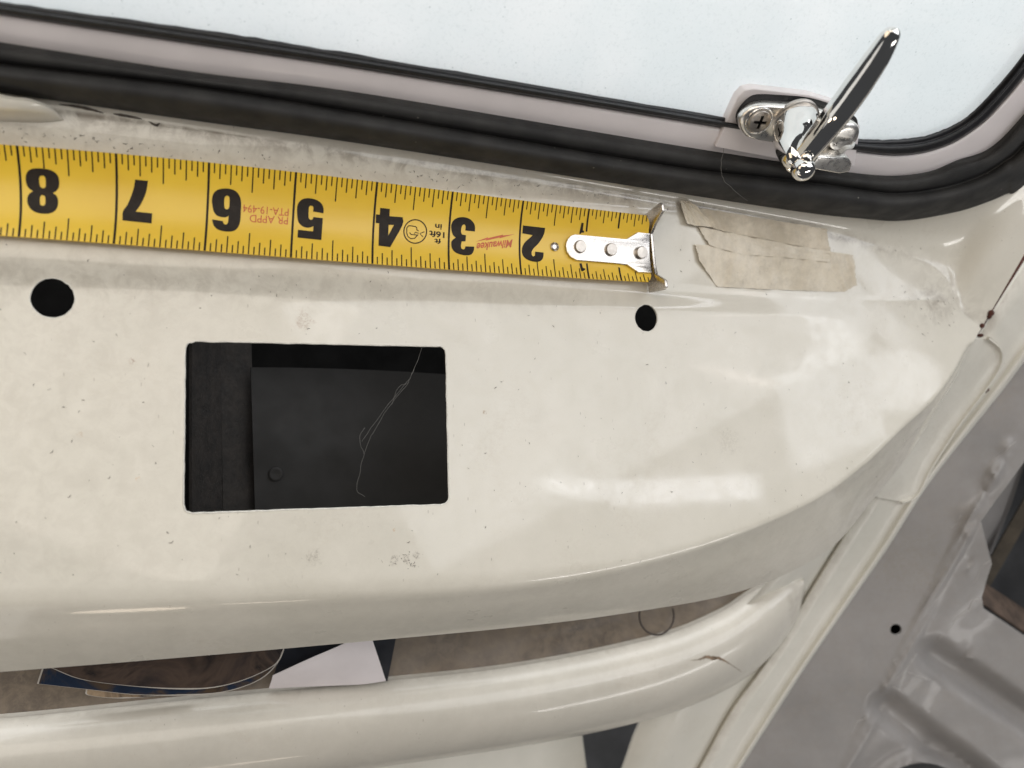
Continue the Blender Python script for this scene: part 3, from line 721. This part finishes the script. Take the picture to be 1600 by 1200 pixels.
D2 = [[(1130, 465), (1438, 500), (1425, 570), (1395, 640), (1340, 720), (1280, 780), (1250, 830), (1252, 875), (1272, 897), (1295, 885), (1300, 828), (1415, 842), (1412, 900), (1390, 945), (1340, 970), (1260, 965), (1180, 935), (1130, 885), (1113, 820), (1125, 755), (1165, 690), (1235, 630), (1262, 600), (1120, 575)]]
K1 = 6.667; K2 = 8.889
traced('numeral', D8, 20, 230, K1); traced('numeral', D7, 20, 230, K1); traced('numeral', D6, 310, 260, K1); traced('numeral', D5, 310, 260, K1)
traced('numeral', D4, 570, 290, K2); traced('numeral', D3, 570, 290, K2); traced('numeral', D2, 690, 300, K2)
traced('numeral', [[(388, 225), (416, 228), (404, 322), (422, 326), (418, 346), (386, 352), (378, 366), (360, 362)]], 860, 320, 8, sm=False)
traced('numeral', [[(360, 735), (390, 732), (406, 790), (436, 798), (432, 814), (402, 832), (384, 828)]], 860, 320, 8, sm=False)
def lettering(name, text, px, py, px2, py2, height, mat, shear=0, bold=0., lift=.0042, widen=1.0):
    """upside-down lettering: starts at px,py (its right end in the picture) and runs towards px2,py2"""
    cu = bpy.data.curves.new('t', 'FONT'); cu.body = text; cu.size = 1; cu.shear = shear; cu.offset = bold; cu.resolution_u = 3
    me = curve_mesh(cu)
    xs = [v.co.x for v in me.vertices]; x0, x1 = min(xs), max(xs)
    ys = [v.co.y for v in me.vertices]; y0, y1 = 0, max(ys)
    a, b = inv(px, py), inv(px2, py2)
    for v in me.vertices:
        t = (v.co.x - x0) / (x1 - x0); u = v.co.y / y1
        # text up = picture down = lower v
        v.co.x, v.co.y = a[0] + (b[0] - a[0]) * t, a[1] + (b[1] - a[1]) * t - u * height
    return onto_blade(me, name, mat, tm, lift)
lettering('approval_lettering', 'PR APPD', 450.3, 339.5, 390.5, 335.3, .088, M_RED)
lettering('approval_lettering', 'PTA-19-494', 451.3, 326.3, 380, 319.5, .088, M_RED)
lettering('length_lettering', 'ft', 570 + 1058 / K2, 290 + 740 / K2, 570 + 968 / K2, 290 + 742 / K2, .066, M_PRINT, 0, .02)
lettering('length_lettering', '16ft', 570 + 1108 / K2, 290 + 650 / K2, 570 + 898 / K2, 290 + 628 / K2, .076, M_PRINT, 0, .02)
lettering('length_lettering', 'in', 570 + 1072 / K2, 290 + 540 / K2, 570 + 978 / K2, 290 + 532 / K2, .066, M_PRINT, 0, .02)
lettering('script_lettering', 'Milwaukee', 690 + 985 / K2, 300 + 662 / K2, 690 + 485 / K2, 300 + 715 / K2, .105, M_RED, .25, .022)
traced('lightning_mark', [[(470, 692), (640, 630), (648, 640), (855, 592), (850, 606), (1020, 585), (800, 645), (806, 632), (610, 678), (622, 660)]], 690, 300, K2, M_RED, sm=False)
def stroke(path, wd, closed=False):
    P = np.asarray(path, float); n = len(P); A, B = [], []
    for i in range(n):
        t = (P[(i + 1) % n] if closed or i < n - 1 else P[i]) - (P[i - 1] if closed or i > 0 else P[i]); t /= np.linalg.norm(t)
        nrm = np.array([-t[1], t[0]]) * wd / 2; A.append(P[i] + nrm); B.append(P[i] - nrm)
    return [A, B] if closed else [A + B[::-1]]
ring = [(700 + 158 * math.cos(a), 638 + 163 * math.sin(a)) for a in np.linspace(0, 2 * math.pi, 40, endpoint=False)]
em = traced('ring_emblem', stroke(ring, 15, True), 570, 290, K2, sm=False)
traced('emblem_figure', stroke([(745, 630), (722, 615), (722, 590), (705, 570), (650, 560), (605, 560), (583, 590), (582, 660), (600, 710), (640, 738), (690, 735), (730, 690)], 12), 570, 290, K2, sm=False)
traced('emblem_figure', stroke([(622, 652), (640, 678), (690, 684), (735, 690), (742, 660), (700, 648), (690, 670)], 11), 570, 290, K2, lift=.0049, sm=False)
traced('emblem_figure', stroke([(826, 642), (765, 668), (808, 712)], 12), 570, 290, K2, sm=False)
# hook
Z5 = lambda x, y: inv(860 + x / 8, 320 + y / 8)
hk = [(180, 530), (185, 490), (205, 440), (240, 402), (290, 383), (400, 392), (900, 440), (940, 440), (1080, 357), (1222, 372), (1245, 852), (1080, 848), (940, 752), (860, 742), (400, 705), (310, 696), (240, 660), (195, 600)]
hs = [inv(860 + p[0] / 8, 320 + p[1] / 8) for p in hk]
me = flat_fill([hs])
hook = onto_blade(me, 'end_hook', M_NICKEL, tm, .05)
bm = bmesh.new(); bm.from_mesh(hook.data); bmesh.ops.dissolve_limit(bm, angle_limit=.01, verts=bm.verts, edges=bm.edges); bm.to_mesh(hook.data); bm.free()
face_up(hook)
solidify(hook, .045); bevel(hook, .012, 2, 50); bake(hook, 40)
tipx = [blade(-.03, v)[0] for v in (-.5, .5)]
def hp(v, z, ds=0.):                # point of the upright hook plate
    a, b = edge_at(cT, 0.), edge_at(cB, 0.); d = (b - a); P = b - d * (v + .5); P = np.array([P[0], P[1], z]); P[0] += .035 + ds; return P
zt0 = blade(0, 0)[2]; ze = blade(0, .5)[2]; zl = blade(0, -.5)[2]
out = [(-.52, zl + .26), (-.63, zl + .27), (-.66, zl + .20), (-.62, .13), (-.35, .10), (.35, .16), (.60, .22), (.64, ze + .20), (.60, ze + .27), (.50, ze + .26), (.38, ze + .03), (.26, zt0 + .055), (-.26, zt0 + .055), (-.38, zl + .03)]
A = [hp(v, z, .0) for v, z in out]; B = [hp(v, z, .045) for v, z in out]
hp_o = prism('hook_plate', A, B, M_NICKEL, hook); 
hp_o.location = (0, 0, 0); bevel(hp_o, .008, 2); bake(hp_o, 40)
for (x, y) in ((350, 535), (735, 572), (1110, 610)):
    s, v = Z5(x, y); c = blade(s, v, .05)
    r_ = obj('rivet', *lathe(c, up + np.array([0, -.1, 0]), [(.088, -.02), (.088, .035), (.078, .05), (.04, .053), (.01, .054)]), M_STEEL, hook, True, 40); r_.location = (0, 0, 0)
s, v = Z5(50, 525); c = blade(s, v, 0)
o = obj('eyelet', *lathe(c, up, [(.062, -.01), (.062, .02), (.05, .03), (.036, .02), (.03, .004), (.01, .003)]), M_NICKEL, tm, True, 50)

# ================================================================== MASKING TAPE
pt = bvh_of(panel)
M_GUM = simple('dark_sealant', (.10, .085, .07), .8, 0, .4, 300, .5, 900)
for path in ([(92, 163), (118, 166), (142, 171), (162, 177)], [(177, 178), (196, 181), (222, 186)], [(232, 190), (244, 196), (250, 193)]):
    pa = cat(np.array(path, float), 5); A, B = [], []
    for i, q in enumerate(pa):
        hw_ = 2.2 * math.sin(math.pi * (i + .4) / len(pa)) * random.uniform(.7, 1.2) + .3
        a, b = on(pt, q[0], q[1] - hw_, .006), on(pt, q[0], q[1] + hw_, .006)
        if a is not None and b is not None: A.append(a); B.append(b)
    o = obj('sealant_residue', *gridmesh(np.array([A, B])), M_GUM, dash); face_up(o)
def piece(name, poly, lift, mat, label, curl=None, seed=0):
    """thin crumpled strip of tape pressed on the dash: traced outline filled by a fine grid"""
    rs = random.Random(seed); poly = [np.array((1040 + x / 5., 290 + y / 5.)) for x, y in poly]   # outline as quads top/bottom
    n = len(poly) // 2; topc = np.array(poly[:n]); botc = np.array(poly[n:][::-1])
    tA, bA = cat(topc, 12) if n > 2 else np.array([topc[0] + (topc[1] - topc[0]) * k / 16 for k in range(17)]), None
    m = len(tA); idx = np.linspace(0, len(botc) - 1, m); bA = np.array([np.array([np.interp(q, range(len(botc)), botc[:, 0]), np.interp(q, range(len(botc)), botc[:, 1])]) for q in idx])
    rows = []; NR = 15
    ph = [rs.uniform(0, 6) for _ in range(4)]
    for r in range(NR):
        t = r / (NR - 1); row = []
        for i in range(m):
            q = tA[i] + (bA[i] - tA[i]) * t
            if r in (0, NR - 1): q = q + np.array([0, rs.uniform(-.4, .4)])
            if i in (0, m - 1): q = q + np.array([rs.uniform(-1.1, 1.1), 0])
            e = min(i, m - 1 - i) / m
            L = lift + .010 + .010 * math.sin(i * .55 + ph[0] + t * 3) * math.sin(t * 5 + ph[1]) + .008 * math.sin(i * 1.3 + ph[2] - t * 4) + rs.uniform(-.003, .003) + .02 * max(0, 1 - e * 14) * rs.uniform(.2, 1)
            if curl: L += curl(i / (m - 1), t)
            P = on(pt, q[0], q[1], L + .012)
            row.append(P)
        rows.append(row)
    o = obj(name, *gridmesh(np.array(rows)), mat, None); face_up(o); solidify(o, .007); bake(o, 60)
    tag(o, label, 'tape piece', 'aged masking tape pieces'); return o
piece('masking_tape', [(218, 462), (500, 470), (800, 490), (1100, 510), (1290, 520), (1455, 543), (1462, 660), (1480, 720), (1470, 785), (1385, 832), (900, 815), (520, 790), (400, 790), (370, 770), (300, 670), (240, 560)][0:6] + [(1478, 780), (1385, 832), (900, 815), (600, 800), (400, 790), (250, 590)], .0, M_MASK,
      'longest and lowest strip of tan masking tape below the window latch', lambda a, t: .05 * max(0, 1 - a * 9) * t, 3)
piece('masking_tape', [(240, 322), (500, 372), (800, 430), (1265, 512), (1262, 600), (900, 562), (590, 540), (330, 470)], .012, M_MASK, 'middle strip of tan masking tape overlapping the lowest strip', None, 5)
piece('masking_tape', [(215, 175), (440, 205), (700, 250), (990, 300), (1235, 335), (1260, 400), (1282, 470), (1250, 515), (1000, 470), (700, 408), (450, 360), (330, 325)][0:5] + [(1265, 512), (1000, 468), (700, 408), (450, 362), (330, 325)], .022, M_MASK2,
      'topmost dirty crumpled strip of masking tape against the window seal', lambda a, t: .05 * max(0, a - .68) / .32 * abs(math.sin(a * 75)) * (1 - t), 8)
piece('masking_tape', [(90, 118), (128, 106), (172, 108), (360, 330), (230, 322), (145, 305)], .045, M_MASK, 'short torn tab of masking tape folded over at the left end of the strips', lambda a, t: .02 * t, 11)

# ================================================================== RIGHT SIDE: door pillar, bracket, grey panel
ZJ = [(200, .95), (285, .75), (409, .42), (485, .12), (512, -.04), (555, -.3), (620, -.75), (672, -1.1), (764, -1.7), (853, -2.3), (951, -2.9), (1037, -3.3), (1105, -3.6), (1196, -4.0), (1310, -4.5), (1500, -5.2)]
def zj(py): return float(np.interp(py, [a for a, b in ZJ], [b for a, b in ZJ]))
JL = [(1745, 190), (1680, 287), (1600, 411), (1552, 487), (1534, 517), (1490, 575), (1430, 670), (1370, 760), (1310, 853), (1250, 951), (1198, 1035), (1145, 1108), (1096, 1196), (1030, 1312)]
JR = [(1830, 270), (1745, 380), (1660, 487), (1604, 560), (1580, 592), (1548, 633), (1487, 709), (1440, 772), (1387, 856), (1321, 951), (1262, 1037), (1218, 1105), (1160, 1196), (1090, 1312)]
jl, jr = cat(JL, 8), cat(JR, 8); S3 = len(jl)
pil = thing('door_pillar', 'cream door pillar strip running diagonally down beside the dashboard', 'pillar', tuple(U(1450, 700, -1.4)))
rows = []; zl_ = [zj(p[1]) for p in jl]; zr_ = [zj(p[1]) for p in jr]
for f, dz in ((-.10, -.35), (-.02, -.10), (.0, -.03), (.03, .0), (.3, -.02), (.6, -.035), (.80, -.03), (.84, .0), (.88, .055), (.92, .075), (.96, .055), (1.0, -.03), (1.01, -.2)):
    rows.append([U(*(jl[i] + (jr[i] - jl[i]) * f), zl_[i] + (zr_[i] - zl_[i]) * f + dz) for i in range(S3)])
js = obj('jamb_strip', *gridmesh(np.array(rows)), M_JAMB, pil); face_up(js)
at = js.data.attributes.new('grime_shade', 'FLOAT', 'POINT'); g = np.full(np.array(rows).shape[:2], .04, np.float32); g[3:4] = .22; at.data.foreach_set('value', g.ravel())
# dark joint behind the crack and rust beads
o = obj('joint_filler', *tube([U(p[0] - 3, p[1] - 3, zj(p[1]) - .16) for p in jl[4:36:2]], .10, 8), M_RUSTDOT, pil)
for (px, py, r) in ((1549, 489, .05), (1546, 494, .04), (1534, 509, .045), (1533, 524, .03), (1542, 609, .035), (1539, 612, .025)):
    V_, F_ = [], []
    c = U(px, py, zj(py) + .03)
    o = obj('rust_bead', *lathe(c, up + np.array([random.uniform(-.4, .4), random.uniform(-.4, .4), 0]), [(r, -.05), (r * 1.1, 0), (r * .8, .03), (r * .2, .045)], 9), M_RUSTDOT, pil)
# bracket plate
BLp = [(1524, 528), (1512, 548), (1490, 590), (1455, 640), (1412, 705), (1380, 750), (1366, 772), (1372, 778)]
BRp = [(1546, 530), (1566, 548), (1566, 572), (1540, 613), (1500, 666), (1458, 732), (1436, 775), (1412, 785)]
bl_, br_ = cat(BLp, 6), cat(BRp, 6); rows = []
for f, dz in ((0, .0), (.15, -.01), (.5, -.05), (.8, -.045), (.90, -.01), (.96, .035), (1.0, .04)):
    rows.append([U(*(bl_[i] + (br_[i] - bl_[i]) * f), zj(bl_[i][1] + (br_[i][1] - bl_[i][1]) * f) + .075 + dz) for i in range(len(bl_))])
bk = obj('corner_bracket', *gridmesh(np.array(rows)), M_JAMB, None); face_up(bk); solidify(bk, .05); bevel(bk, .015, 2, 50); bake(bk, 40)
at = bk.data.attributes.get('grime_shade') or bk.data.attributes.new('grime_shade', 'FLOAT', 'POINT'); at.data.foreach_set('value', np.full(len(bk.data.vertices), .07, np.float32))
tag(bk, 'cream corner bracket plate wedged between dashboard end and door pillar', 'bracket')

# grey panel with pressed grooves, a dark opening and holes
GL = [(1745, 375), (1660, 482), (1604, 556), (1548, 629), (1483, 706), (1436, 770), (1383, 853), (1317, 948), (1258, 1034), (1213, 1102), (1155, 1194), (1084, 1312)]
GRr = [(1980, 470), (1950, 560), (1930, 640), (1910, 710), (1890, 790), (1870, 870), (1850, 950), (1830, 1030), (1815, 1120), (1800, 1200), (1790, 1280), (1780, 1420)]
gl_, gr_ = cat(GL, 12), cat(GRr, 12); S4 = len(gl_)
zgl = [zj(p[1]) - .13 for p in gl_]; zgr = np.interp(np.linspace(0, 1, S4), [0, .3, .6, 1], [1.0, .4, -.6, -2.0])
def groove(px, py, a, b, hw_, depth):
    a, b = np.array(a, float), np.array(b, float); d = b - a; L = np.linalg.norm(d); d /= L
    q = np.array([px, py]) - a; t = q @ d; n = abs(q[0] * -d[1] + q[1] * d[0])
    if t < 0: n = math.hypot(n, t * 1.0)
    return -depth * (1 - sstep(.15, 1., n / hw_))
def gdisp(px, py):
    z = groove(px, py, (1458, 1022), (1760, 1228), 32, .30) + groove(px, py, (1382, 1104), (1640, 1300), 32, .30)
    z += groove(px, py, (1560, 730), (1525, 800), 16, -.05) * (1 + .6 * math.sin(px * .31) * math.sin(py * .2))
    for (x, y, r, d) in ((1514, 879, 7, -.05), (1516, 885, 8, .045), (1509, 1018, 8, -.05), (1512, 1028, 8, .04), (1512, 832, 11, .05), (1520, 797, 13, .07), (1555, 742, 14, .06), (1540, 770, 12, -.05), (1575, 700, 12, .05), (1502, 800, 10, .03)):
        z += d * math.exp(-(((px - x) / r) ** 2 + ((py - y) / r) ** 2))
    e = math.hypot((px - 1442) / 84., (py - 1276) / 84.)
    z += .10 * math.exp(-((e - 1.02) / .10) ** 2) - .10 * math.exp(-((e - 1.30) / .16) ** 2)
    # soft fold parallel to the pillar
    n = (px - 1163) * .82 + (py - 1193) * .57
    z += -.16 * sstep(120, 200, n) * sstep(820, 1000, py)
    return z
GM = 190; rows = []; NGx = 150
for j in range(NGx + 1):
    f = j / NGx
    rows.append([(gl_[i] + (gr_[i] - gl_[i]) * f, zgl[i] + (zgr[i] - zgl[i]) * f) for i in range(S4)])
G = np.array([[U(*p, z + gdisp(*p)) for p, z in r] for r in rows])
gpn = thing('grey_side_panel', 'grey painted inner side panel with pressed grooves, a small hole and a jagged opening', 'body panel', tuple(U(1450, 1000, -2.8)))
gs = obj('panel', *gridmesh(G), M_GREY, gpn); face_up(gs)
at = gs.data.attributes.new('grime_shade', 'FLOAT', 'POINT'); at.data.foreach_set('value', np.full(len(gs.data.vertices), .10, np.float32))
solidify(gs, .05)
gt = bvh_of(gs)
def lay(pxs): return [on(gt, *p, 0.) for p in pxs]
op = [(1640, 668), (1600, 722), (1568, 766), (1533, 814), (1541, 847), (1550, 881), (1541, 908), (1534, 934), (1537, 951), (1600, 993), (1660, 1030), (1720, 1060), (1740, 900), (1720, 700)]
LP_ = lay(op); c3 = np.array(LP_); e1_ = c3[9] - c3[3]; e2_ = c3[0] - c3[3]; gn = np.cross(e1_, e2_); gn /= np.linalg.norm(gn); gn = gn if gn[2] > 0 else -gn
cuts = [cutter(LP_, gn, .9, .9)]
hc = on(gt, 1400, 984, 0.); ha = np.cross(gn, [0, 0, 1]); ha /= np.linalg.norm(ha); hb = np.cross(gn, ha)
cuts.append(cutter([hc + .115 * (ha * math.cos(a) + hb * math.sin(a)) for a in np.linspace(0, 2 * math.pi, 28, endpoint=False)], gn, .5, .5))
ell = [(1442 + 84 * math.cos(a), 1276 + 84 * math.sin(a)) for a in np.linspace(0, 2 * math.pi, 48, endpoint=False)]
cuts.append(cutter([p for p in (on(gt, *q, 0.) for q in ell) if p is not None], gn, .6, .9))
boolean(gs, cuts); bake(gs, 42); kill(cuts)
gc = c3[3]
def dp(px, py, k):                  # point behind the panel's opening, k inches deep
    d = ray(px, py); P0 = gc - gn * k; t = ((P0 - CAM) @ gn) / (d @ gn); return CAM + d * t
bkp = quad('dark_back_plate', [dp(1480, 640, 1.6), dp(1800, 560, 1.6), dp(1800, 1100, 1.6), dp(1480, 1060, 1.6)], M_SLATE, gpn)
o = obj('inner_bar', *tube([dp(1528, 925, .9), dp(1560, 870, .9), dp(1620, 765, .9), dp(1680, 660, .9)], .17, 4, True), M_BAR, gpn, False)
quad('rusty_flange', [dp(1530, 938, .10), dp(1660, 1028, .10), dp(1660, 990, .75), dp(1530, 905, .75)], M_RUST, gpn)
quad('grey_stiffener', [dp(1530, 810, .7), dp(1600, 700, .7), dp(1680, 560, .7), dp(1640, 600, 1.3), dp(1580, 790, 1.3), dp(1535, 900, 1.3)], M_GREY, gpn)
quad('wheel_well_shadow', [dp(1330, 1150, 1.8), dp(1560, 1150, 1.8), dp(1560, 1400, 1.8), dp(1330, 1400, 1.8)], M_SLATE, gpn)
quad('hole_shade_sheet', [hc - gn * .4 + ha * 1.0, hc - gn * .4 + hb * 1.0, hc - gn * .4 - ha * 1.0, hc - gn * .4 - hb * 1.0], M_DARK, gpn)  # added black sheet, stands in for the shade in the small hole
# hairline cracks in the grey paint
gt2 = bvh_of(gs)
M_CRACK = simple('pale_crack', (.42, .40, .385), .6)
for path in ([(1532, 936), (1520, 938), (1514, 952), (1505, 958), (1494, 968), (1488, 976), (1478, 988), (1466, 1000), (1460, 1004)], [(1432, 1022), (1424, 1034), (1414, 1044), (1408, 1054), (1400, 1060)],
             [(1352, 1122), (1340, 1128), (1334, 1140), (1328, 1150)], [(1549, 876), (1540, 880), (1532, 890), (1528, 902), (1518, 914)], [(1418, 1050), (1436, 1056), (1446, 1060), (1456, 1063)], [(1395, 1073), (1404, 1078), (1412, 1086)], [(1400, 1038), (1396, 1032), (1403, 1028)], [(1586, 690), (1570, 706), (1556, 716)], [(1500, 805), (1494, 818), (1484, 826)]):
    pa = cat(np.array(path, float), 5); pa = pa + np.random.normal(0, .5, pa.shape)
    P = [on(gt2, q[0], q[1], .001) for q in pa]; P = [p for p in P if p is not None]
    if len(P) > 2: o = obj('paint_crack', *tube(P, np.linspace(.009, .004, len(P)), 5), M_CRACK, gpn)

# lower panels under the tray
kp = thing('kick_panel', 'pale cream kick panel with a pressed bead under the tray end', 'body panel', tuple(U(1080, 1150, -4)))
KL = [(1290, 780), (1180, 930), (1060, 1030), (1003, 1122), (973, 1200), (925, 1330)]
KR = [(1366, 768), (1306, 859), (1194, 1040), (1141, 1112), (1092, 1200), (1020, 1330)]
kl_, kr_ = cat(KL, 8), cat(KR, 8); rows = []
for f, dz in ((-.02, -.5), (0, -.05), (.02, 0), (.30, .02), (.36, .05), (.42, .07), (.55, .07), (.62, .03), (.8, .0), (.97, -.02), (1.0, -.10), (1.02, -.4)):
    rows.append([U(*(kl_[i] + (kr_[i] - kl_[i]) * f), zj(kr_[i][1]) - .12 + dz) for i in range(len(kl_))])
o = obj('pressing', *gridmesh(np.array(rows)), M_JAMB, kp); face_up(o)
lw_ = [U(300, 1150, -5.4), U(905, 1100, -5.4), U(918, 1200, -5.4), U(925, 1330, -5.4), U(300, 1400, -5.4)]
o = prism('lower_front_panel', lw_, [p + np.array([0, 0, -.3]) for p in lw_], M_JAMB); bevel(o, .06, 3); bake(o, 40); tag(o, 'pale cream lower front panel at the bottom edge under the tray rim', 'body panel')
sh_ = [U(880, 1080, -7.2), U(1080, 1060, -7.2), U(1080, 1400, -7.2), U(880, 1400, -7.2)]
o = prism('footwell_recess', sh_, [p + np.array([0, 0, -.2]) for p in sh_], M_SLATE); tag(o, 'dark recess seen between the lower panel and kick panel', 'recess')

# ================================================================== THINGS IN THE TRAY
def card(name, arc, hidden, z0, z1, mat, label, group='printed cards in the tray'):
    base = thing(name, label, 'card', tuple(U(arc[len(arc) // 2][0], arc[len(arc) // 2][1] - 20, z0)), group)
    a = cat(np.array(arc, float), 6); P = [U(*p, z0) for p in a] + [U(*p, z1) for p in hidden]
    c = np.mean(P, 0); inner = [p + (c - p) / np.linalg.norm(c - p) * .022 for p in P]
    m_ = len(P); V_ = [p + np.array([0, 0, .008]) for p in P] + [p - np.array([0, 0, .012]) for p in P] + [c + np.array([0, 0, .008]), c - np.array([0, 0, .012])]
    F_ = [(i, (i + 1) % m_, 2 * m_) for i in range(m_)] + [((i + 1) % m_ + m_, i + m_, 2 * m_ + 1) for i in range(m_)] + [(i, i + m_, (i + 1) % m_ + m_, (i + 1) % m_) for i in range(m_)]
    o = obj('sheet', V_, F_, M_CARDEDGE, base, False); recalc(o)
    n = len(inner); o = obj('printed_face', [p + np.array([0, 0, .0125]) for p in inner] + [c + np.array([0, 0, .0125])], [(i, (i + 1) % n, n) for i in range(n)], mat, base, False); face_up(o)
    return base
card('picture_card', [(76, 1042), (140, 1064), (280, 1077), (360, 1069), (428, 1040), (447, 1008)], [(440, 950), (250, 915), (90, 960)], -2.40, -2.15, M_PIC1, 'large round edged glossy card with brown picture, topmost in the tray')
card('picture_card', [(58, 1068), (136, 1077), (224, 1086), (332, 1084), (400, 1065), (434, 1036), (440, 1010)], [(420, 960), (250, 930), (80, 1000)], -2.52, -2.30, M_PIC2, 'blue and brown glossy card lying just under the topmost brown card')
card('picture_card', [(134, 1078), (138, 1086), (184, 1091), (236, 1088), (300, 1080)], [(300, 1040), (150, 1040)], -2.66, -2.50, M_PIC3, 'small tan card edge peeking out lowest of the card stack')
bk_ = [U(428, 1056, -2.78), U(446, 985, -2.5), U(640, 970, -2.5), U(619, 996, -2.6), U(605, 1067, -2.80), U(575, 1040, -2.8), U(520, 1040, -2.8)]
o = prism('black_folder', bk_, [p - np.array([0, 0, .03]) for p in bk_], M_BLACKCARD); tag(o, 'black card folder tucked in the tray beneath the white sheet', 'folder')
wp = [[U(424 + (x - 424), y, z) for x, y, z in row] for row in ([(426, 1056, -2.60), (480, 1031, -2.45), (537, 1006, -2.35), (560, 990, -2.3), (577, 985, -2.3)], [(424, 1064, -2.66), (480, 1048, -2.5), (530, 1035, -2.42), (570, 1028, -2.4), (590, 1024, -2.4)], [(420, 1076, -2.76), (480, 1073, -2.7), (530, 1071, -2.66), (570, 1069, -2.62), (603, 1064, -2.6)])]
G = np.array([cat(np.array(r), 5) for r in wp]); G = np.array([cat(G[:, i], 5) for i in range(G.shape[1])]).transpose(1, 0, 2)
o = obj('white_sheet', *gridmesh(G), M_WHITEPAPER); face_up(o); solidify(o, .012); bake(o, 50); tag(o, 'curled blank white sheet in the tray beside the picture cards', 'paper')
rgp = [U(1026 + 27 * math.cos(a), 962 + 30 * math.sin(a), -2.9 + .08 * math.sin(a)) for a in np.linspace(-.4, math.pi + .6, 26)] + [U(985, 952, -2.82), U(960, 948, -2.8)]
o = obj('wire_ring', *tube(rgp, .017, 8), simple('dark_wire', (.05, .04, .035), .35, .6), None); tag(o, 'dark bent wire ring lying in the tray under the dashboard edge', 'wire ring')

# ================================================================== COWL, COBWEBS, LINT
ct = cat([(-120, 108), (0, 147), (45, 154), (78, 166), (100, 187)], 8); cb = cat([(-120, 190), (0, 191), (40, 192), (75, 191), (100, 188)], 8); rows = []
for f, dz in ((0, .36), (.12, .40), (.35, .38), (.6, .28), (.8, .15), (.93, .05), (1.0, -.02)):
    row = []
    for i in range(len(ct)):
        k = i / (len(ct) - 1); P = hz(*(ct[i] + (cb[i] - ct[i]) * f)); row.append(U(*(ct[i] + (cb[i] - ct[i]) * f), P[2] + dz * (1 - k ** 3)))
    rows.append(row)
o = obj('defroster_cowl', *gridmesh(np.array(rows)), M_DASH, None); face_up(o); solidify(o, .03); bake(o, 50)
tag(o, 'smooth cream domed defroster cowl at the left end below the window seal', 'vent cowl')
def web(paths, label, r=.004):
    V, F = merge([tube(cat(np.array(p, float), 5) + np.random.normal(0, .004, (len(cat(np.array(p, float), 5)), 3)), r, 4) for p in paths])
    o = obj('cobweb', V, F, M_WEB, None); tag(o, label, 'cobweb', 'cobweb threads'); return o
H = lambda x, y, z=-.15: U(x, y, z)
web([[H(660, 541, -.02), H(648, 575), H(636, 600), H(612, 630), H(588, 668), H(572, 700), H(563, 735), H(558, 765), H(570, 776)], [H(654, 560), H(640, 590), H(615, 622), H(580, 668), H(566, 690)], [H(640, 598), H(622, 606), H(612, 632)], [H(570, 668), H(562, 684), H(568, 710)]], 'thin cobweb threads hanging across the rectangular dash opening', .0020)
web([[UW(1131, 232, .1), UW(1126, 262, .33), UW(1132, 282, .33), UW(1150, 300, .30), UW(1168, 314, .1)]], 'single pale cobweb thread on the seal left of the latch', .0035)
# lint and grit on the face: nobody could count it
V, F = [], []
rs = random.Random(4)
for k in range(430):
    if k < 150: px, py = rs.uniform(0, 1100), 0; py = np.interp(px, [0, 1100], [205, 325]) + abs(rs.gauss(0, 14)) - 8
    elif k < 190: px, py = rs.gauss(1460, 35), rs.gauss(480, 25)
    elif k < 215: px, py = rs.gauss(632, 18), rs.gauss(876, 7)
    else: px, py = rs.uniform(0, 1470), rs.uniform(380, 900)
    P = on(pt, px, py, .006)
    if P is None or abs(P[2] - float(hface(P[0], P[1]))) > .05: continue
    L = rs.choice([.012, .018, .025, .035, .05]) * rs.uniform(.6, 1.1); a = rs.uniform(0, math.pi); d = np.array([math.cos(a), math.sin(a), 0]) * L / 2; b = np.array([-math.sin(a), math.cos(a), 0]) * L * rs.uniform(-.3, .3)
    v, f = tube([P - d, P + b, P + d], np.array([.0016, .003, .0012]) * rs.uniform(.5, 1.5), 4); o_ = len(V); V += v; F += [tuple(i + o_ for i in q) for q in f]
o = obj('lint_flecks', V, F, M_LINT, None); tag(o, 'dark lint and grit scattered over the cream dash face', 'lint', None, 'stuff')
